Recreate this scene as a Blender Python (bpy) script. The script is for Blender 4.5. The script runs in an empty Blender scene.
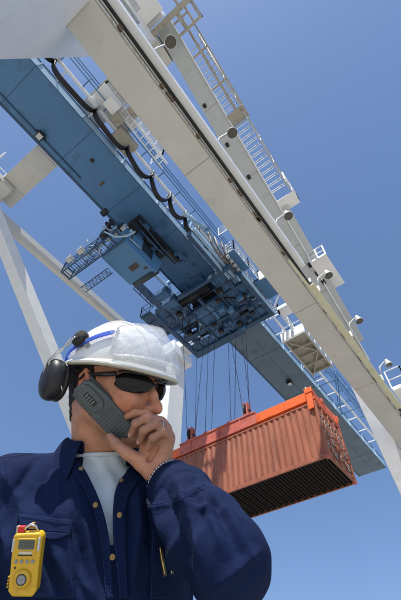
import bpy, bmesh, math, random
import numpy as np
from mathutils import Vector, Matrix, noise
from mathutils.bvhtree import BVHTree
random.seed(7)
SC = bpy.context.scene
COL = SC.collection
rad = math.radians

# ------------------------------------------------------------------ scene
def tag(o, label=None, cat=None, group=None, kind=None):
    if label: o['label'] = label
    if cat: o['category'] = cat
    if group: o['group'] = group
    if kind: o['kind'] = kind
    return o

def thing(name, loc, label, cat, group=None):
    o = bpy.data.objects.new(name, None); COL.objects.link(o)
    o.location = loc; o.empty_display_size = .2
    return tag(o, label, cat, group)

class MB:
    """collects shapes given in world coordinates; build() links them as ONE mesh object"""
    def __init__(s): s.bm = bmesh.new()
    def hexa(s, p):
        v = [s.bm.verts.new(q) for q in p]
        for f in ((3,2,1,0),(4,5,6,7),(0,1,5,4),(1,2,6,5),(2,3,7,6),(3,0,4,7)):
            s.bm.faces.new([v[i] for i in f])
        return v
    def box(s, x0, x1, y0, y1, z0, z1):
        return s.hexa([(x0,y0,z0),(x1,y0,z0),(x1,y1,z0),(x0,y1,z0),(x0,y0,z1),(x1,y0,z1),(x1,y1,z1),(x0,y1,z1)])
    def bar(s, a, b, w, h, up=(0,0,1)):
        a = Vector(a); b = Vector(b); d = (b-a).normalized(); u = Vector(up)
        if abs(d.dot(u)) > .98: u = Vector((0,1,0))
        r = d.cross(u).normalized()*(w/2); u = r.cross(d).normalized()*(h/2)
        s.hexa([a-r-u, a+r-u, b+r-u, b-r-u, a-r+u, a+r+u, b+r+u, b-r+u])
    def tube(s, pts, r, n=8, cap=True, closed=False):
        pts = [Vector(p) for p in pts]; rs = r if isinstance(r, (list, tuple)) else [r]*len(pts)
        rings = []; pr = None
        for i, p in enumerate(pts):
            if closed: d = pts[(i+1) % len(pts)]-pts[i-1]
            else: d = pts[min(i+1, len(pts)-1)]-pts[max(i-1, 0)]
            d.normalize()
            if pr is None:
                q = Vector((0,0,1)) if abs(d.z) < .9 else Vector((1,0,0)); pr = d.cross(q).normalized()
            else: pr = (pr-d*pr.dot(d)).normalized()
            q = d.cross(pr)
            rings.append([s.bm.verts.new(p+(pr*math.cos(2*math.pi*k/n)+q*math.sin(2*math.pi*k/n))*rs[i]) for k in range(n)])
        m = len(rings)
        for i in range(m if closed else m-1):
            A, B = rings[i], rings[(i+1) % m]
            for k in range(n):
                f = s.bm.faces.new((A[k], A[(k+1) % n], B[(k+1) % n], B[k])); f.smooth = True
        if cap and not closed:
            s.bm.faces.new(rings[0][::-1]); s.bm.faces.new(rings[-1])
    def lathe(s, c, axis, prof, n=20, smooth=True):
        """prof: (distance along axis, radius)"""
        c = Vector(c); d = Vector(axis).normalized(); q = Vector((0,0,1)) if abs(d.z) < .9 else Vector((1,0,0))
        u = d.cross(q).normalized(); v = d.cross(u); rings = []
        for t, r in prof:
            rings.append([s.bm.verts.new(c+d*t+(u*math.cos(2*math.pi*k/n)+v*math.sin(2*math.pi*k/n))*max(r, 1e-4)) for k in range(n)])
        for A, B in zip(rings, rings[1:]):
            for k in range(n):
                f = s.bm.faces.new((A[k], A[(k+1) % n], B[(k+1) % n], B[k])); f.smooth = smooth
        s.bm.faces.new(rings[0][::-1]); s.bm.faces.new(rings[-1])
    def prism(s, poly, axis_vec):
        a = [s.bm.verts.new(p) for p in poly]; e = Vector(axis_vec)
        b = [s.bm.verts.new(Vector(p)+e) for p in poly]; n = len(a)
        s.bm.faces.new(a[::-1]); s.bm.faces.new(b)
        for i in range(n): s.bm.faces.new((a[i], a[(i+1) % n], b[(i+1) % n], b[i]))
    def pieces(s, gap=.02):
        """groups of shapes that touch one another"""
        s.bm.verts.ensure_lookup_table(); seen = {}; isl = []
        for v in s.bm.verts:
            if v.index in seen: continue
            st = [v]; seen[v.index] = len(isl); cur = []
            while st:
                q = st.pop(); cur.append(q)
                for e in q.link_edges:
                    w_ = e.other_vert(q)
                    if w_.index not in seen: seen[w_.index] = len(isl); st.append(w_)
            isl.append(cur)
        n = len(isl); par = list(range(n))
        if n == 1 or n > 700: return None
        bb = [([min(v.co[k] for v in c)-gap for k in range(3)], [max(v.co[k] for v in c)+gap for k in range(3)]) for c in isl]
        def fd(i):
            while par[i] != i: par[i] = par[par[i]]; i = par[i]
            return i
        for i in range(n):
            for j in range(i):
                if all(bb[i][0][k] < bb[j][1][k] and bb[j][0][k] < bb[i][1][k] for k in range(3)): par[fd(i)] = fd(j)
        gr = {}
        for i in range(n): gr.setdefault(fd(i), set()).update(v.index for v in isl[i])
        return list(gr.values()) if 1 < len(gr) <= 60 else None
    def build(s, name, mat, parent=None, bevel=0, label=None, smooth=False, split=True):
        s.bm.verts.index_update()
        bmesh.ops.recalc_face_normals(s.bm, faces=s.bm.faces[:])
        g = s.pieces() if split and parent is not None else None
        if g:
            first = None
            for ids in g:
                t = MB(); t.bm.free(); t.bm = s.bm.copy(); t.bm.verts.ensure_lookup_table()
                bmesh.ops.delete(t.bm, geom=[v for v in t.bm.verts if v.index not in ids], context='VERTS')
                o = t.build(name, mat, parent, bevel, label, smooth, False); first = first or o
            s.bm.free(); return first
        me = bpy.data.meshes.new(name); s.bm.to_mesh(me); s.bm.free()
        if smooth: me.polygons.foreach_set('use_smooth', [True]*len(me.polygons))
        me.materials.append(mat)
        o = bpy.data.objects.new(name, me); COL.objects.link(o)
        # put the origin at the middle of the mesh
        n = len(me.vertices); co = np.empty(n*3, np.float32); me.vertices.foreach_get('co', co); co = co.reshape(-1, 3)
        c = (co.min(0)+co.max(0))/2; co -= c; me.vertices.foreach_set('co', co.ravel())
        wm = Matrix.Translation(Vector([float(x) for x in c]))
        if parent is not None:
            o.parent = parent; o.matrix_basis = parent_world(parent).inverted() @ wm
        else: o.matrix_basis = wm
        if bevel:
            m = o.modifiers.new('bevel', 'BEVEL'); m.width = bevel; m.segments = 2; m.limit_method = 'ANGLE'
        if label: o['label'] = label
        return o

def parent_world(p):
    m = Matrix.Identity(4)
    while p is not None: m = p.matrix_basis @ m; p = p.parent
    return m

def copy_tree(o, parent=None):
    c = o.copy(); COL.objects.link(c)
    if parent is not None: c.parent = parent
    for ch in list(o.children): copy_tree(ch, c)
    return c

# -------------------------------------------------------------- materials
def mat(name, col, rough=.5, metal=0., var=.12, scale=3., dirt=None, dirt_amt=.0, dirt_scale=2., bump=.0, bscale=40.,
        stretch=(1,1,1), trans=0., spec=.5, sss=0., coat=0., alpha=1., dirt_lo=.52, dirt_hi=.7):
    m = bpy.data.materials.new(name); m.use_nodes = True; N = m.node_tree.nodes; L = m.node_tree.links
    b = N['Principled BSDF']; b.inputs['Roughness'].default_value = rough; b.inputs['Metallic'].default_value = metal
    b.inputs['Specular IOR Level'].default_value = spec; b.inputs['Transmission Weight'].default_value = trans
    b.inputs['Coat Weight'].default_value = coat; b.inputs['Alpha'].default_value = alpha
    if sss:
        b.inputs['Subsurface Weight'].default_value = sss; b.inputs['Subsurface Radius'].default_value = (1., .35, .2)
        b.inputs['Subsurface Scale'].default_value = .006
    tc = N.new('ShaderNodeTexCoord'); mp = N.new('ShaderNodeMapping'); mp.inputs['Scale'].default_value = stretch
    L.new(tc.outputs['Object'], mp.inputs['Vector'])
    n1 = N.new('ShaderNodeTexNoise'); n1.inputs['Scale'].default_value = scale; n1.inputs['Detail'].default_value = 6
    n1.inputs['Roughness'].default_value = .6; L.new(mp.outputs[0], n1.inputs['Vector'])
    r = N.new('ShaderNodeValToRGB'); e = r.color_ramp.elements
    e[0].position = .3; e[1].position = .72
    e[0].color = (*[c*(1-var) for c in col], 1); e[1].color = (*[min(1, c*(1+var)) for c in col], 1)
    L.new(n1.outputs[0], r.inputs[0]); out = r.outputs[0]
    if dirt:
        n2 = N.new('ShaderNodeTexNoise'); n2.inputs['Scale'].default_value = dirt_scale; n2.inputs['Detail'].default_value = 8
        n2.inputs['Roughness'].default_value = .68
        L.new(mp.outputs[0], n2.inputs['Vector'])
        r2 = N.new('ShaderNodeValToRGB'); r2.color_ramp.elements[0].position = dirt_lo; r2.color_ramp.elements[1].position = dirt_hi
        r2.color_ramp.elements[1].color = (dirt_amt,)*3+(1,)
        L.new(n2.outputs[0], r2.inputs[0])
        mx = N.new('ShaderNodeMix'); mx.data_type = 'RGBA'; L.new(r2.outputs[0], mx.inputs[0])
        L.new(out, mx.inputs[6]); mx.inputs[7].default_value = (*dirt, 1); out = mx.outputs[2]
    L.new(out, b.inputs['Base Color'])
    if not trans:
        rr = N.new('ShaderNodeMapRange'); rr.inputs[3].default_value = max(0, rough-.1); rr.inputs[4].default_value = min(1, rough+.15)
        L.new(n1.outputs[0], rr.inputs[0]); L.new(rr.outputs[0], b.inputs['Roughness'])
    if bump:
        n3 = N.new('ShaderNodeTexNoise'); n3.inputs['Scale'].default_value = bscale; n3.inputs['Detail'].default_value = 4
        L.new(tc.outputs['Object'], n3.inputs['Vector'])
        bp = N.new('ShaderNodeBump'); bp.inputs['Strength'].default_value = bump; bp.inputs['Distance'].default_value = .01
        L.new(n3.outputs[0], bp.inputs['Height']); L.new(bp.outputs[0], b.inputs['Normal'])
    return m

M = {}
M['cream'] = mat('cream_paint', (.59,.57,.51), .5, var=.06, scale=1.2, dirt=(.23,.19,.14), dirt_amt=.45, dirt_scale=1.5, bump=.1, bscale=2.5, dirt_lo=.6, dirt_hi=.82)
M['white_steel'] = mat('white_steel', (.80,.80,.78), .4, var=.05, scale=1.5, dirt=(.33,.29,.23), dirt_amt=.4, dirt_scale=1.4, bump=.08, bscale=2, dirt_lo=.58, dirt_hi=.8)
M['grey_steel'] = mat('light_grey_steel', (.50,.51,.48), .5, var=.06, dirt=(.2,.17,.12), dirt_amt=.4, dirt_scale=1.2, dirt_lo=.58, dirt_hi=.82)
M['beige_grit'] = mat('beige_deck', (.38,.35,.28), .6, var=.12, dirt=(.12,.09,.06), dirt_amt=.6, dirt_scale=2.4)
M['slate'] = mat('slate_blue_steel', (.10,.145,.185), .5, var=.10, scale=.8, dirt=(.05,.06,.07), dirt_amt=.6, dirt_scale=.9)
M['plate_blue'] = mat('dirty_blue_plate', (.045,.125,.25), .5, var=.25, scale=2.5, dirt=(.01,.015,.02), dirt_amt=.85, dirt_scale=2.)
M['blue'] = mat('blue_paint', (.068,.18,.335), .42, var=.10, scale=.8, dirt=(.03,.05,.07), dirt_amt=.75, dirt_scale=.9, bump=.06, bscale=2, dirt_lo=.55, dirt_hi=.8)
M['blue_light'] = mat('pale_and_sunlit_blue', (.36,.52,.66), .4, var=.08, scale=1.5, dirt=(.1,.14,.18), dirt_amt=.5, dirt_scale=2., dirt_lo=.55, dirt_hi=.8)  # pale blue; on the girder web and trolley edges it stands for sunlight
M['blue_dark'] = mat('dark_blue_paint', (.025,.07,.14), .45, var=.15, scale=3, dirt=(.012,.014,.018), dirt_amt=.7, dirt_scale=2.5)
M['blue_cabin'] = mat('cabin_blue_paint', (.075,.20,.36), .38, var=.08, scale=1.5, dirt=(.06,.08,.1), dirt_amt=.5, dirt_scale=2., dirt_lo=.58, dirt_hi=.85)
M['black'] = mat('black_steel', (.012,.013,.015), .5, var=.3)
M['rubber'] = mat('black_cable', (.016,.016,.018), .5, var=.3, scale=9)
M['cable_grey'] = mat('grey_cable', (.20,.18,.17), .6, var=.25, scale=5)
M['rust'] = mat('rusty_steel', (.12,.075,.045), .8, var=.5, scale=9, dirt=(.03,.022,.018), dirt_amt=.8, dirt_scale=6, bump=.4, bscale=30)
M['yellow_cream'] = mat('pale_yellow_paint', (.66,.63,.43), .5, var=.07, dirt=(.3,.25,.14), dirt_amt=.4, dirt_scale=4)
M['galv'] = mat('galvanised_steel', (.45,.47,.48), .45, .4, var=.2, scale=8)
M['rope'] = mat('wire_rope', (.05,.055,.07), .5, .3, var=.3)
M['lamp'] = mat('lamp_housing', (.55,.55,.52), .4, .2, var=.1, scale=12)
M['lens'] = mat('lamp_glass', (.075,.065,.05), .12, var=.3, scale=20)
M['red_container'] = mat('container_red_paint', (.32,.100,.050), .42, var=.2, scale=1.6, dirt=(.12,.042,.026), dirt_amt=.8, dirt_scale=2.2, bump=.1, bscale=12, stretch=(1.3,1,.35), dirt_lo=.5, dirt_hi=.75)
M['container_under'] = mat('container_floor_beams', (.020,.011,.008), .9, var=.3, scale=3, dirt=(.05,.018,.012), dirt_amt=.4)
M['salmon'] = mat('salmon_red', (.50,.115,.07), .5, var=.14, scale=2.5, dirt=(.16,.05,.035), dirt_amt=.6, dirt_scale=3.5)  # duller red than the orange arms, used on the spreader's middle
M['orange'] = mat('orange_paint', (.80,.13,.02), .42, var=.1, scale=2.5, dirt=(.22,.05,.02), dirt_amt=.6, dirt_scale=4)
M['sticker'] = mat('worn_markings', (.55,.52,.48), .6, var=.4, scale=7, dirt=(.10,.04,.03), dirt_amt=.95, dirt_scale=9, dirt_lo=.42, dirt_hi=.53)
M['brown_plate'] = mat('brown_plate', (.07,.05,.04), .6, var=.3, scale=12)
M['window'] = mat('cabin_window', (.02,.035,.05), .06, var=.2)
M['concrete'] = mat('quay_concrete', (.36,.345,.31), .85, var=.12, scale=.4, dirt=(.16,.15,.14), dirt_amt=.6, dirt_scale=.3, bump=.3, bscale=20)
M['sea'] = mat('sea_water', (.02,.05,.07), .12, var=.2, scale=.2, bump=.6, bscale=2)

# ------------------------------------------------------------------ camera
FPX = 400.; CX, CY = 200.5, 300.
_el, _az, _ro = rad(53.13), rad(38.1), rad(1.1)
CAM = np.array([0, 0, 1.1])
Fv = np.array([-math.sin(_az)*math.cos(_el), math.cos(_az)*math.cos(_el), math.sin(_el)])
_R = np.array([math.cos(_az), math.sin(_az), 0]); _U = np.cross(_R, Fv)
Rv = _R*math.cos(_ro)+_U*math.sin(_ro); Uv = _U*math.cos(_ro)-_R*math.sin(_ro)
cd = bpy.data.cameras.new('camera'); cam = bpy.data.objects.new('camera', cd); COL.objects.link(cam)
mw = Matrix.Identity(4)
for i in range(3): mw[i][0] = Rv[i]; mw[i][1] = Uv[i]; mw[i][2] = -Fv[i]; mw[i][3] = CAM[i]
cam.matrix_world = mw
cd.sensor_fit = 'VERTICAL'; cd.sensor_height = 36; cd.lens = 36*FPX/600; cd.clip_start = .05; cd.clip_end = 5000
SC.camera = cam

# ------------------------------------------------------------------- light
SUN = Vector((.19, -.56, 1.08)).normalized()
w = bpy.data.worlds.new('World'); SC.world = w; w.use_nodes = True
nt = w.node_tree; bg = nt.nodes['Background']; sky = nt.nodes.new('ShaderNodeTexSky'); sky.sky_type = 'NISHITA'
sky.sun_disc = False; sky.sun_elevation = math.asin(SUN.z); sky.sun_rotation = math.atan2(SUN.x, SUN.y)
sky.air_density = 1.0; sky.dust_density = 1.0; sky.ozone_density = 2.0; sky.altitude = 0
gm = nt.nodes.new('ShaderNodeGamma'); gm.inputs[1].default_value = .72; ml = nt.nodes.new('ShaderNodeVectorMath'); ml.operation = 'MULTIPLY'; ml.inputs[1].default_value = (.85, 1.06, 1.38)
nt.links.new(sky.outputs[0], gm.inputs[0]); nt.links.new(gm.outputs[0], ml.inputs[0]); nt.links.new(ml.outputs[0], bg.inputs[0]); bg.inputs[1].default_value = .15
ld = bpy.data.lights.new('sun', 'SUN'); ld.energy = 4.9; ld.angle = rad(.53); ld.color = (1, .955, .88)
lo = bpy.data.objects.new('sun', ld); COL.objects.link(lo); lo.rotation_euler = SUN.to_track_quat('Z', 'Y').to_euler()
vs = SC.view_settings; vs.view_transform = 'Standard'; vs.look = 'None'; vs.gamma = 1; vs.exposure = .25; vs.use_curve_mapping = False

# ------------------------------------------------------------------ ground
g = MB(); g.box(-60, 900, -900, 900, -.5, 0)
tag(g.build('ground', M['concrete']), kind='structure')
g = MB(); g.box(-1500, -60, -1500, 1500, -6, -3)
tag(g.build('water', M['sea']), kind='structure')

# ------------------------------------------------------------------- crane
crane = thing('gantry_crane', (-9.7, 8, 0), 'huge white, cream and blue gantry crane with a single blue girder, portal beams and legs', 'gantry crane')
def P(mb, name, m, bevel=0, parent=None, label=None): return mb.build(name, M[m], parent or crane, bevel, label)

def guard(mb, pts, h=1.05, step=1.2, r=.022, mids=1, kick=True):
    """guard rail along a polyline of deck points"""
    pts = [Vector(p) for p in pts]
    for a, b in zip(pts, pts[1:]):
        n = max(1, round((b-a).length/step))
        for i in range(n+1):
            p = a.lerp(b, i/n); mb.bar(p, p+Vector((0,0,h)), 2*r, 2*r, (1,0,0))
        for k in range(mids+1):
            o = Vector((0,0,h*(1-k/(mids+1)))); mb.tube([a+o, b+o], r, 6)
        if kick: mb.bar(a+Vector((0,0,.06)), b+Vector((0,0,.06)), .012, .12)

# portal beam (the big one crossing the picture)
m = MB()
X0, X1, ZB = -2.95, -2.05, 12.6
m.prism([(X0,-1.9,ZB),(X1,-2.9,ZB),(X1,27,ZB),(X0,27,ZB)], (0,0,1.1))
pb = P(m, 'portal_beam', 'cream', .012, label='large cream box beam crossing the whole picture')
m = MB()                                   # flanges, weld seams, cover strips
for y in (2.9, 9.35, 14.6, 20.5): m.box(X0+.002, X1-.002, y, y+.022, ZB-.006, ZB+.002)
m.box(X1+.003, X1+.03, -2.9, 27, ZB-.004, ZB+.02)
P(m, 'weld_strip', 'beige_grit', parent=pb)
m = MB()
m.tube([(X1+.10,-4,ZB+.05),(X1+.10,27,ZB+.05)], .022, 8)
P(m, 'conduit_pipe', 'beige_grit', parent=pb)
m = MB(); m.box(X1+.062,X1+.2,-2.5,26,ZB+.1,ZB+.16); P(m, 'web_shade_strip', 'black', parent=pb)  # black strip painting the shade the walkway throws beside the web
m = MB()
for i in range(19):
    y = -2.4+i*1.55; m.box(X1+.002, -1.86, y, y+.09, ZB+.2, ZB+.32); m.box(X1+.035, X1+.15, y-.04, y+.1, ZB+.03, ZB+.2)
for y in (.9, 4.2, 5.1, 7.9, 10.6, 12.9, 13.8, 16.6):
    m.box(X1+.04, X1+.13, y, y+random.uniform(.2,.5), ZB+.03, ZB+.15)
P(m, 'rusty_bracket', 'rust', parent=pb)
m = MB(); m.box(-1.86, -1.66, -5, 7.9, ZB+.22, ZB+.5)
P(m, 'stringer', 'white_steel', .006, label='pale walkway edge beam along the portal beam')
m = MB()                                   # pale yellow cable trough
m.hexa([(-1.99,7.2,12.55),(-1.93,7.2,12.55),(-1.70,16.8,12.55),(-1.98,16.8,12.55),(-1.99,7.2,12.72),(-1.93,7.2,12.72),(-1.70,16.8,12.72),(-1.98,16.8,12.72)])
m.box(-1.95,-1.72,8.5,16.8,12.50,12.548)
P(m, 'cable_trough', 'yellow_cream', .01)
m = MB()                                   # deck of the portal walkway: open grating behind the stringer
for i in range(150):
    y = -4.8+i*.2; m.box(-2.03, -1.905, y, y+.02, ZB+.5, ZB+.53)
m.box(-2.04,-2.031,-4.8,25.2,ZB+.49,ZB+.54)
P(m, 'walkway_grating', 'galv')
m = MB(); guard(m, [(-1.8,-4,ZB+.5),(-1.8,13.5,ZB+.5)], .0001, 3) if False else None
guard(m, [(-1.7,16.2,13.1),(-1.0,16.2,13.1),(-1.0,21,13.1)], 1.05, .9, .028, 1)
m.box(-1.72, -.98, 16.2, 21, 13.04, 13.1)
P(m, 'end_platform_rail', 'white_steel')
m = MB()                                   # loose bits hanging under the walkway: junction boxes, clamps
for y in (-.4, 1.8, 2.3, 5.6, 8.8, 11.2, 12.1, 14.9): m.box(-1.95, -1.84, y, y+.22, ZB+.5, ZB+.75)
P(m, 'junction_box', 'galv', .01)

# lamps on the walkway
def floodlight(y):
    a = Vector((-1.8, y-.12, 13.35)); c = Vector((-1.32, y, 14.0))
    m = MB(); m.tube([a, a+Vector((.1,.02,.5)), c+Vector((-.12,0,.12))], .03, 8)
    m.box(a.x-.05, a.x+.05, a.y-.05, a.y+.05, 13.08, 13.4)
    arm = P(m, 'floodlight', 'lamp', label=None)
    d = Vector((.12, .10, -1)).normalized()
    m = MB(); m.lathe(c-d*.16, d, [(0,.03),(.0,.07),(.08,.09),(.16,.125),(.30,.17),(.315,.17)], 20)
    P(m, 'lamp_shade', 'lamp', parent=arm)
    m = MB(); m.lathe(c+d*.155, d, [(0,.15),(.008,.155),(.012,.14)], 20)
    P(m, 'lens', 'lens', parent=arm)
for y in (.13, 3.05, 6.45, 9.5, 12.3, 15.5): floodlight(y)

# legs
def leg(x0, x1, edge, w, m_='white_steel', name='leg', z0=.9, z1=26., lab=None):
    """edge(z) gives the Y of the near face, w the depth in Y"""
    m = MB(); a, b = edge(z0), edge(z1)
    m.hexa([(x0,a,z0),(x1,a,z0),(x1,a+w,z0),(x0,a+w,z0),(x0,b,z1),(x1,b,z1),(x1,b+w,z1),(x0,b+w,z1)])
    o = P(m, name, m_, .02, label=lab)
    m = MB(); m.box(x0-.15, x1+.15, a-1.6, a+w+1.6, .75, 1.3)
    for k in range(4):
        yy = a-1.2+k*(w+2.4)/3; m.lathe((x0+.05, yy, .42), (1,0,0), [(0,.4),(x1-x0-.1,.4)], 20)
    P(m, 'bogie', 'blue_dark', parent=o)
    return o
nl = leg(-4.05, -2.97, lambda z: -1.60+(z-16.3)*.112-1.3, 1.7, lab='grey looking near leg in shade at the top left')
m = MB(); e_ = lambda z: -1.60+(z-16.3)*.112+.4
m.hexa([(-2.969,e_(.9)-1.7,.9),(-2.15,e_(.9)-1.7,.9),(-2.15,e_(.9),.9),(-2.969,e_(.9),.9),(-2.969,e_(12.57)-1.7,12.57),(-2.15,e_(12.57)-1.7,12.57),(-2.15,e_(12.57),12.57),(-2.969,e_(12.57),12.57)])
P(m, 'leg_pedestal', 'white_steel', .0, parent=nl)
leg(-3.9, -2.97, lambda z: 19.0-(z-15.65)*.345, 1.5, z1=16.4, lab='white slanting far leg at the right edge')
leg(-17.3, -15.9, lambda z: 16.8, 1.6, z1=26.2, lab='white upright leg standing behind the hard hat')
leg(-18.2, -17.0, lambda z: -1.6, 1.7, z1=25)
m = MB(); m.box(-17.6,-15.45,16.4,18.75,24.3,25.2); m.box(-17.45,-14.6,17.1,18.3,25.2,26.1); P(m, 'leg_cap', 'white_steel', .03)

# sloping brace with stair (right side frame)
def slope_z(y): return 25.25-.765*(y-.9)
m = MB(); ya, yb = -.6, 15.2
m.hexa([(-2.86,ya,slope_z(ya)),(-2.0,ya,slope_z(ya)),(-2.0,yb,slope_z(yb)),(-2.86,yb,slope_z(yb)),
        (-2.86,ya,slope_z(ya)+1),(-2.0,ya,slope_z(ya)+1),(-2.0,yb,slope_z(yb)+1),(-2.86,yb,slope_z(yb)+1)])
sb = P(m, 'sloping_brace', 'grey_steel', .015)
m = MB()
for y in (3.6, 6.9, 10.2, 12.2):
    z = slope_z(y); m.hexa([(-2.855,y,z-.006),(-2.005,y,z-.006),(-2.005,y+.03,z-.03),(-2.855,y+.03,z-.03),(-2.855,y,z+.02),(-2.005,y,z+.02),(-2.005,y+.03,z+.01),(-2.855,y+.03,z+.01)])
P(m, 'weld_seam', 'beige_grit', parent=sb)
m = MB(); m.bar((-1.965,ya,slope_z(ya)+.02),(-1.965,yb,slope_z(yb)+.02), .05, .18); P(m, 'lit_flange_edge', 'white_steel', parent=sb)  # flange edge in white to carry the sunlight along the grey brace
m = MB()                                    # stair treads: open grating
for i in range(26):
    y = 1.2+i*.27; z = slope_z(y)+.15; m.box(-1.93, -1.18, y, y+.045, z, z+.03); m.box(-1.93, -1.18, y+.1, y+.115, z, z+.03)
m.bar((-1.17,.9,slope_z(.9)+.12),(-1.17,8.3,slope_z(8.3)+.12), .05, .2)
for i in range(8):
    y = 1.+i; z = slope_z(y); m.bar((-1.15,y,z),(-1.15,y,z+1.1), .04, .04, (1,0,0))
for o in (.55, 1.1): m.tube([(-1.15,.9,slope_z(.9)+o),(-1.15,8.3,slope_z(8.3)+o)], .022, 6)
P(m, 'stair', 'galv')
m = MB()
m.bar((-1.45,-.4,slope_z(-.4)+.1),(-1.45,4.6,slope_z(4.6)+.1), .12, .16)
m.bar((-1.05,-.4,slope_z(-.4)+.1),(-1.05,4.6,slope_z(4.6)+.1), .07, .1)
for y in (-.2, 1.5, 3.1, 4.5): m.bar((-1.95,y,slope_z(y)+.1),(-1.02,y,slope_z(y)+.1), .1, .12)
m.box(-1.95, -1.02, 4.3, 4.95, slope_z(4.6)-.03, slope_z(4.6)+.03)
P(m, 'stair_stringer', 'beige_grit')
m = MB(); m.hexa([(-1.94,8.7,slope_z(8.7)+.05),(-1.60,8.7,slope_z(8.7)+.05),(-1.7,14.5,slope_z(14.5)+.05),(-1.94,14.5,slope_z(14.5)+.05),
        (-1.94,8.7,slope_z(8.7)+.12),(-1.60,8.7,slope_z(8.7)+.12),(-1.7,14.5,slope_z(14.5)+.12),(-1.94,14.5,slope_z(14.5)+.12)])
P(m, 'closed_deck', 'grey_steel')
m = MB(); m.box(-1.95,-1.05,8.3,9.0,slope_z(8.5),slope_z(8.5)+.05)
guard(m, [(-1.93,8.95,slope_z(8.5)+.05),(-1.07,8.95,slope_z(8.5)+.05),(-1.07,7.6,slope_z(8.5)+.05)], .9, .8, .03, 1); P(m, 'stair_landing', 'white_steel')
m = MB(); m.box(-2.0,-1.20,10.7,12.7,17.0,17.06); guard(m, [(-1.95,10.65,16.9),(-1.2,10.65,16.9)], .8, .4, .03, 1)
P(m, 'rest_platform', 'white_steel')
m = MB()                                    # small fittings bolted under the brace
for y, x in ((3.3,-2.72),(6.8,-2.6),(11.,-2.2),(11.4,-2.1),(11.8,-2.05),(5.2,-2.72)):
    z = slope_z(y); m.box(x, x+.16, y, y+.22, z-.16, z)
P(m, 'clamp', 'black', .01)

# upper landing at the top of the stair
m = MB()
m.bar((-3.6,-.55,25.2),(-.35,-.55,25.2), .28, .3); m.bar((-2.0,.35,25.2),(-.6,.35,25.2), .14, .2)
for x in (-1.5,-1.0,-.62): m.bar((x,-.5,25.2),(x,.4,25.2), .1, .14)
m.bar((-1.2,-.55,25.2),(-1.2,-4.5,25.2), .12, .2); m.bar((-.6,-.55,25.2),(-.6,-4.5,25.2), .1, .16)
for i in range(5): m.bar((-1.2,-1.3-i*.8,25.2),(-.6,-1.3-i*.8,25.2), .07, .1)
P(m, 'landing_frame', 'beige_grit')
m = MB(); guard(m, [(-.55,-4.5,25.3),(-.55,.4,25.3),(-1.1,.4,25.3)], 1.05, .9, .024, 1, False); P(m, 'landing_rail', 'galv')
m = MB(); m.box(-3.1,-2.1,-4.0,-.8,25.6,27.4); m.box(-3.3,-1.9,-5,-1.0,25.3,25.6); P(m, 'machinery_house', 'white_steel', .03)
m = MB()                                    # light ducts running beside the portal near the leg head
m.box(-2.6,-2.35,-6,-.8,18.0,18.25); m.box(-2.15,-1.95,-6,-1.2,18.2,18.35)
m.tube([(-2.28,-6,18.2),(-2.28,-.9,18.2)], .05, 8); m.tube([(-2.7,-6,18.1),(-2.7,-1.0,18.1)], .04, 8)
P(m, 'cable_duct', 'galv')

# top cross beams and left side frame
m = MB(); m.box(-16.6, -2.95, -.55, 1.0, 25.3, 26.8); cbm = P(m, 'cross_beam', 'cream', .02)
m = MB()
for x in (-15.2, -12.1, -7.0, -4.6): m.box(x, x+.03, -.545, .995, 25.292, 25.31)
P(m, 'weld_seam', 'beige_grit', parent=cbm)
m = MB(); m.box(-17.9, -15.2, -1.5, .35, 24.9, 25.28); P(m, 'corner_platform', 'cream', .01)
m = MB(); guard(m, [(-17.9,.3,24.9),(-15.25,.3,24.9),(-15.25,-1.45,24.9),(-14.2,-1.45,24.9)], 1.0, .8, .035, 1); P(m, 'corner_rail', 'white_steel')
m = MB()
m.prism([(-17.25,.2,24.0),(-17.1,.2,23.8),(-16.8,.2,23.8),(-16.62,.2,24.0),(-16.62,.2,24.55),(-17.25,.2,24.55)], (0,16.7,0))
P(m, 'upper_side_beam', 'cream', .03)
m = MB(); m.bar((-16.85, .3, 24.2), (-16.85, 19.8, 6.3), .75, .8, (1,0,0)); P(m, 'diagonal_brace', 'white_steel', .03)
m = MB(); m.box(-17.0,-3.6,17.2,18.1,-.0+.2,1.0) if False else None
m.box(-3.6, -3.1, -2, 23, 1.35, 2.0); P(m, 'sill_beam', 'cream', .02)

# blue main girder
m = MB(); m.box(-10.95, -8.2, 16.3, 41.5, 23.6, 24.55); P(m, 'far_girder', 'slate', .01, label='far end of the girder in greyer slate blue')  # far section of the same girder, greyer and darker than the near one
m = MB(); m.box(-10.95, -8.2, -14, 16.28, 23.6, 24.55); gd = P(m, 'main_girder', 'blue', .01, label='long single blue box girder')
m = MB()
m.box(-8.198, -8.19, -14, 41.4, 23.66, 24.5); P(m, 'side_web', 'blue_light', parent=gd)  # thin web sheet in paler blue, the sun on it put into the colour
m = MB()
m.box(-8.2+.002, -8.165, -14, 41.5, 23.585, 23.615); m.box(-11.1,-10.952,-14,41.5,23.585,23.615); m.box(-8.198,-8.15,-14,41.5,24.5,24.54)
m.tube([(-10.62,-14,23.56),(-10.62,2.2,23.56)], .035, 6)
P(m, 'flange', 'blue_dark', parent=gd)
m = MB()
for y in (-3, .8, 4.6, 8.0, 11.5, 20.5, 26.2, 33, 38.): m.box(-10.94,-8.21,y,y+.025,23.588,23.602)
m.box(-9.45,-9.43,19,41,23.588,23.602)
P(m, 'weld_seam', 'blue_dark', parent=gd)
m = MB()
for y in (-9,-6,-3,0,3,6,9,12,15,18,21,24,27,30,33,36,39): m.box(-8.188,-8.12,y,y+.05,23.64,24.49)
P(m, 'web_stiffener', 'blue_light', parent=gd)
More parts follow.
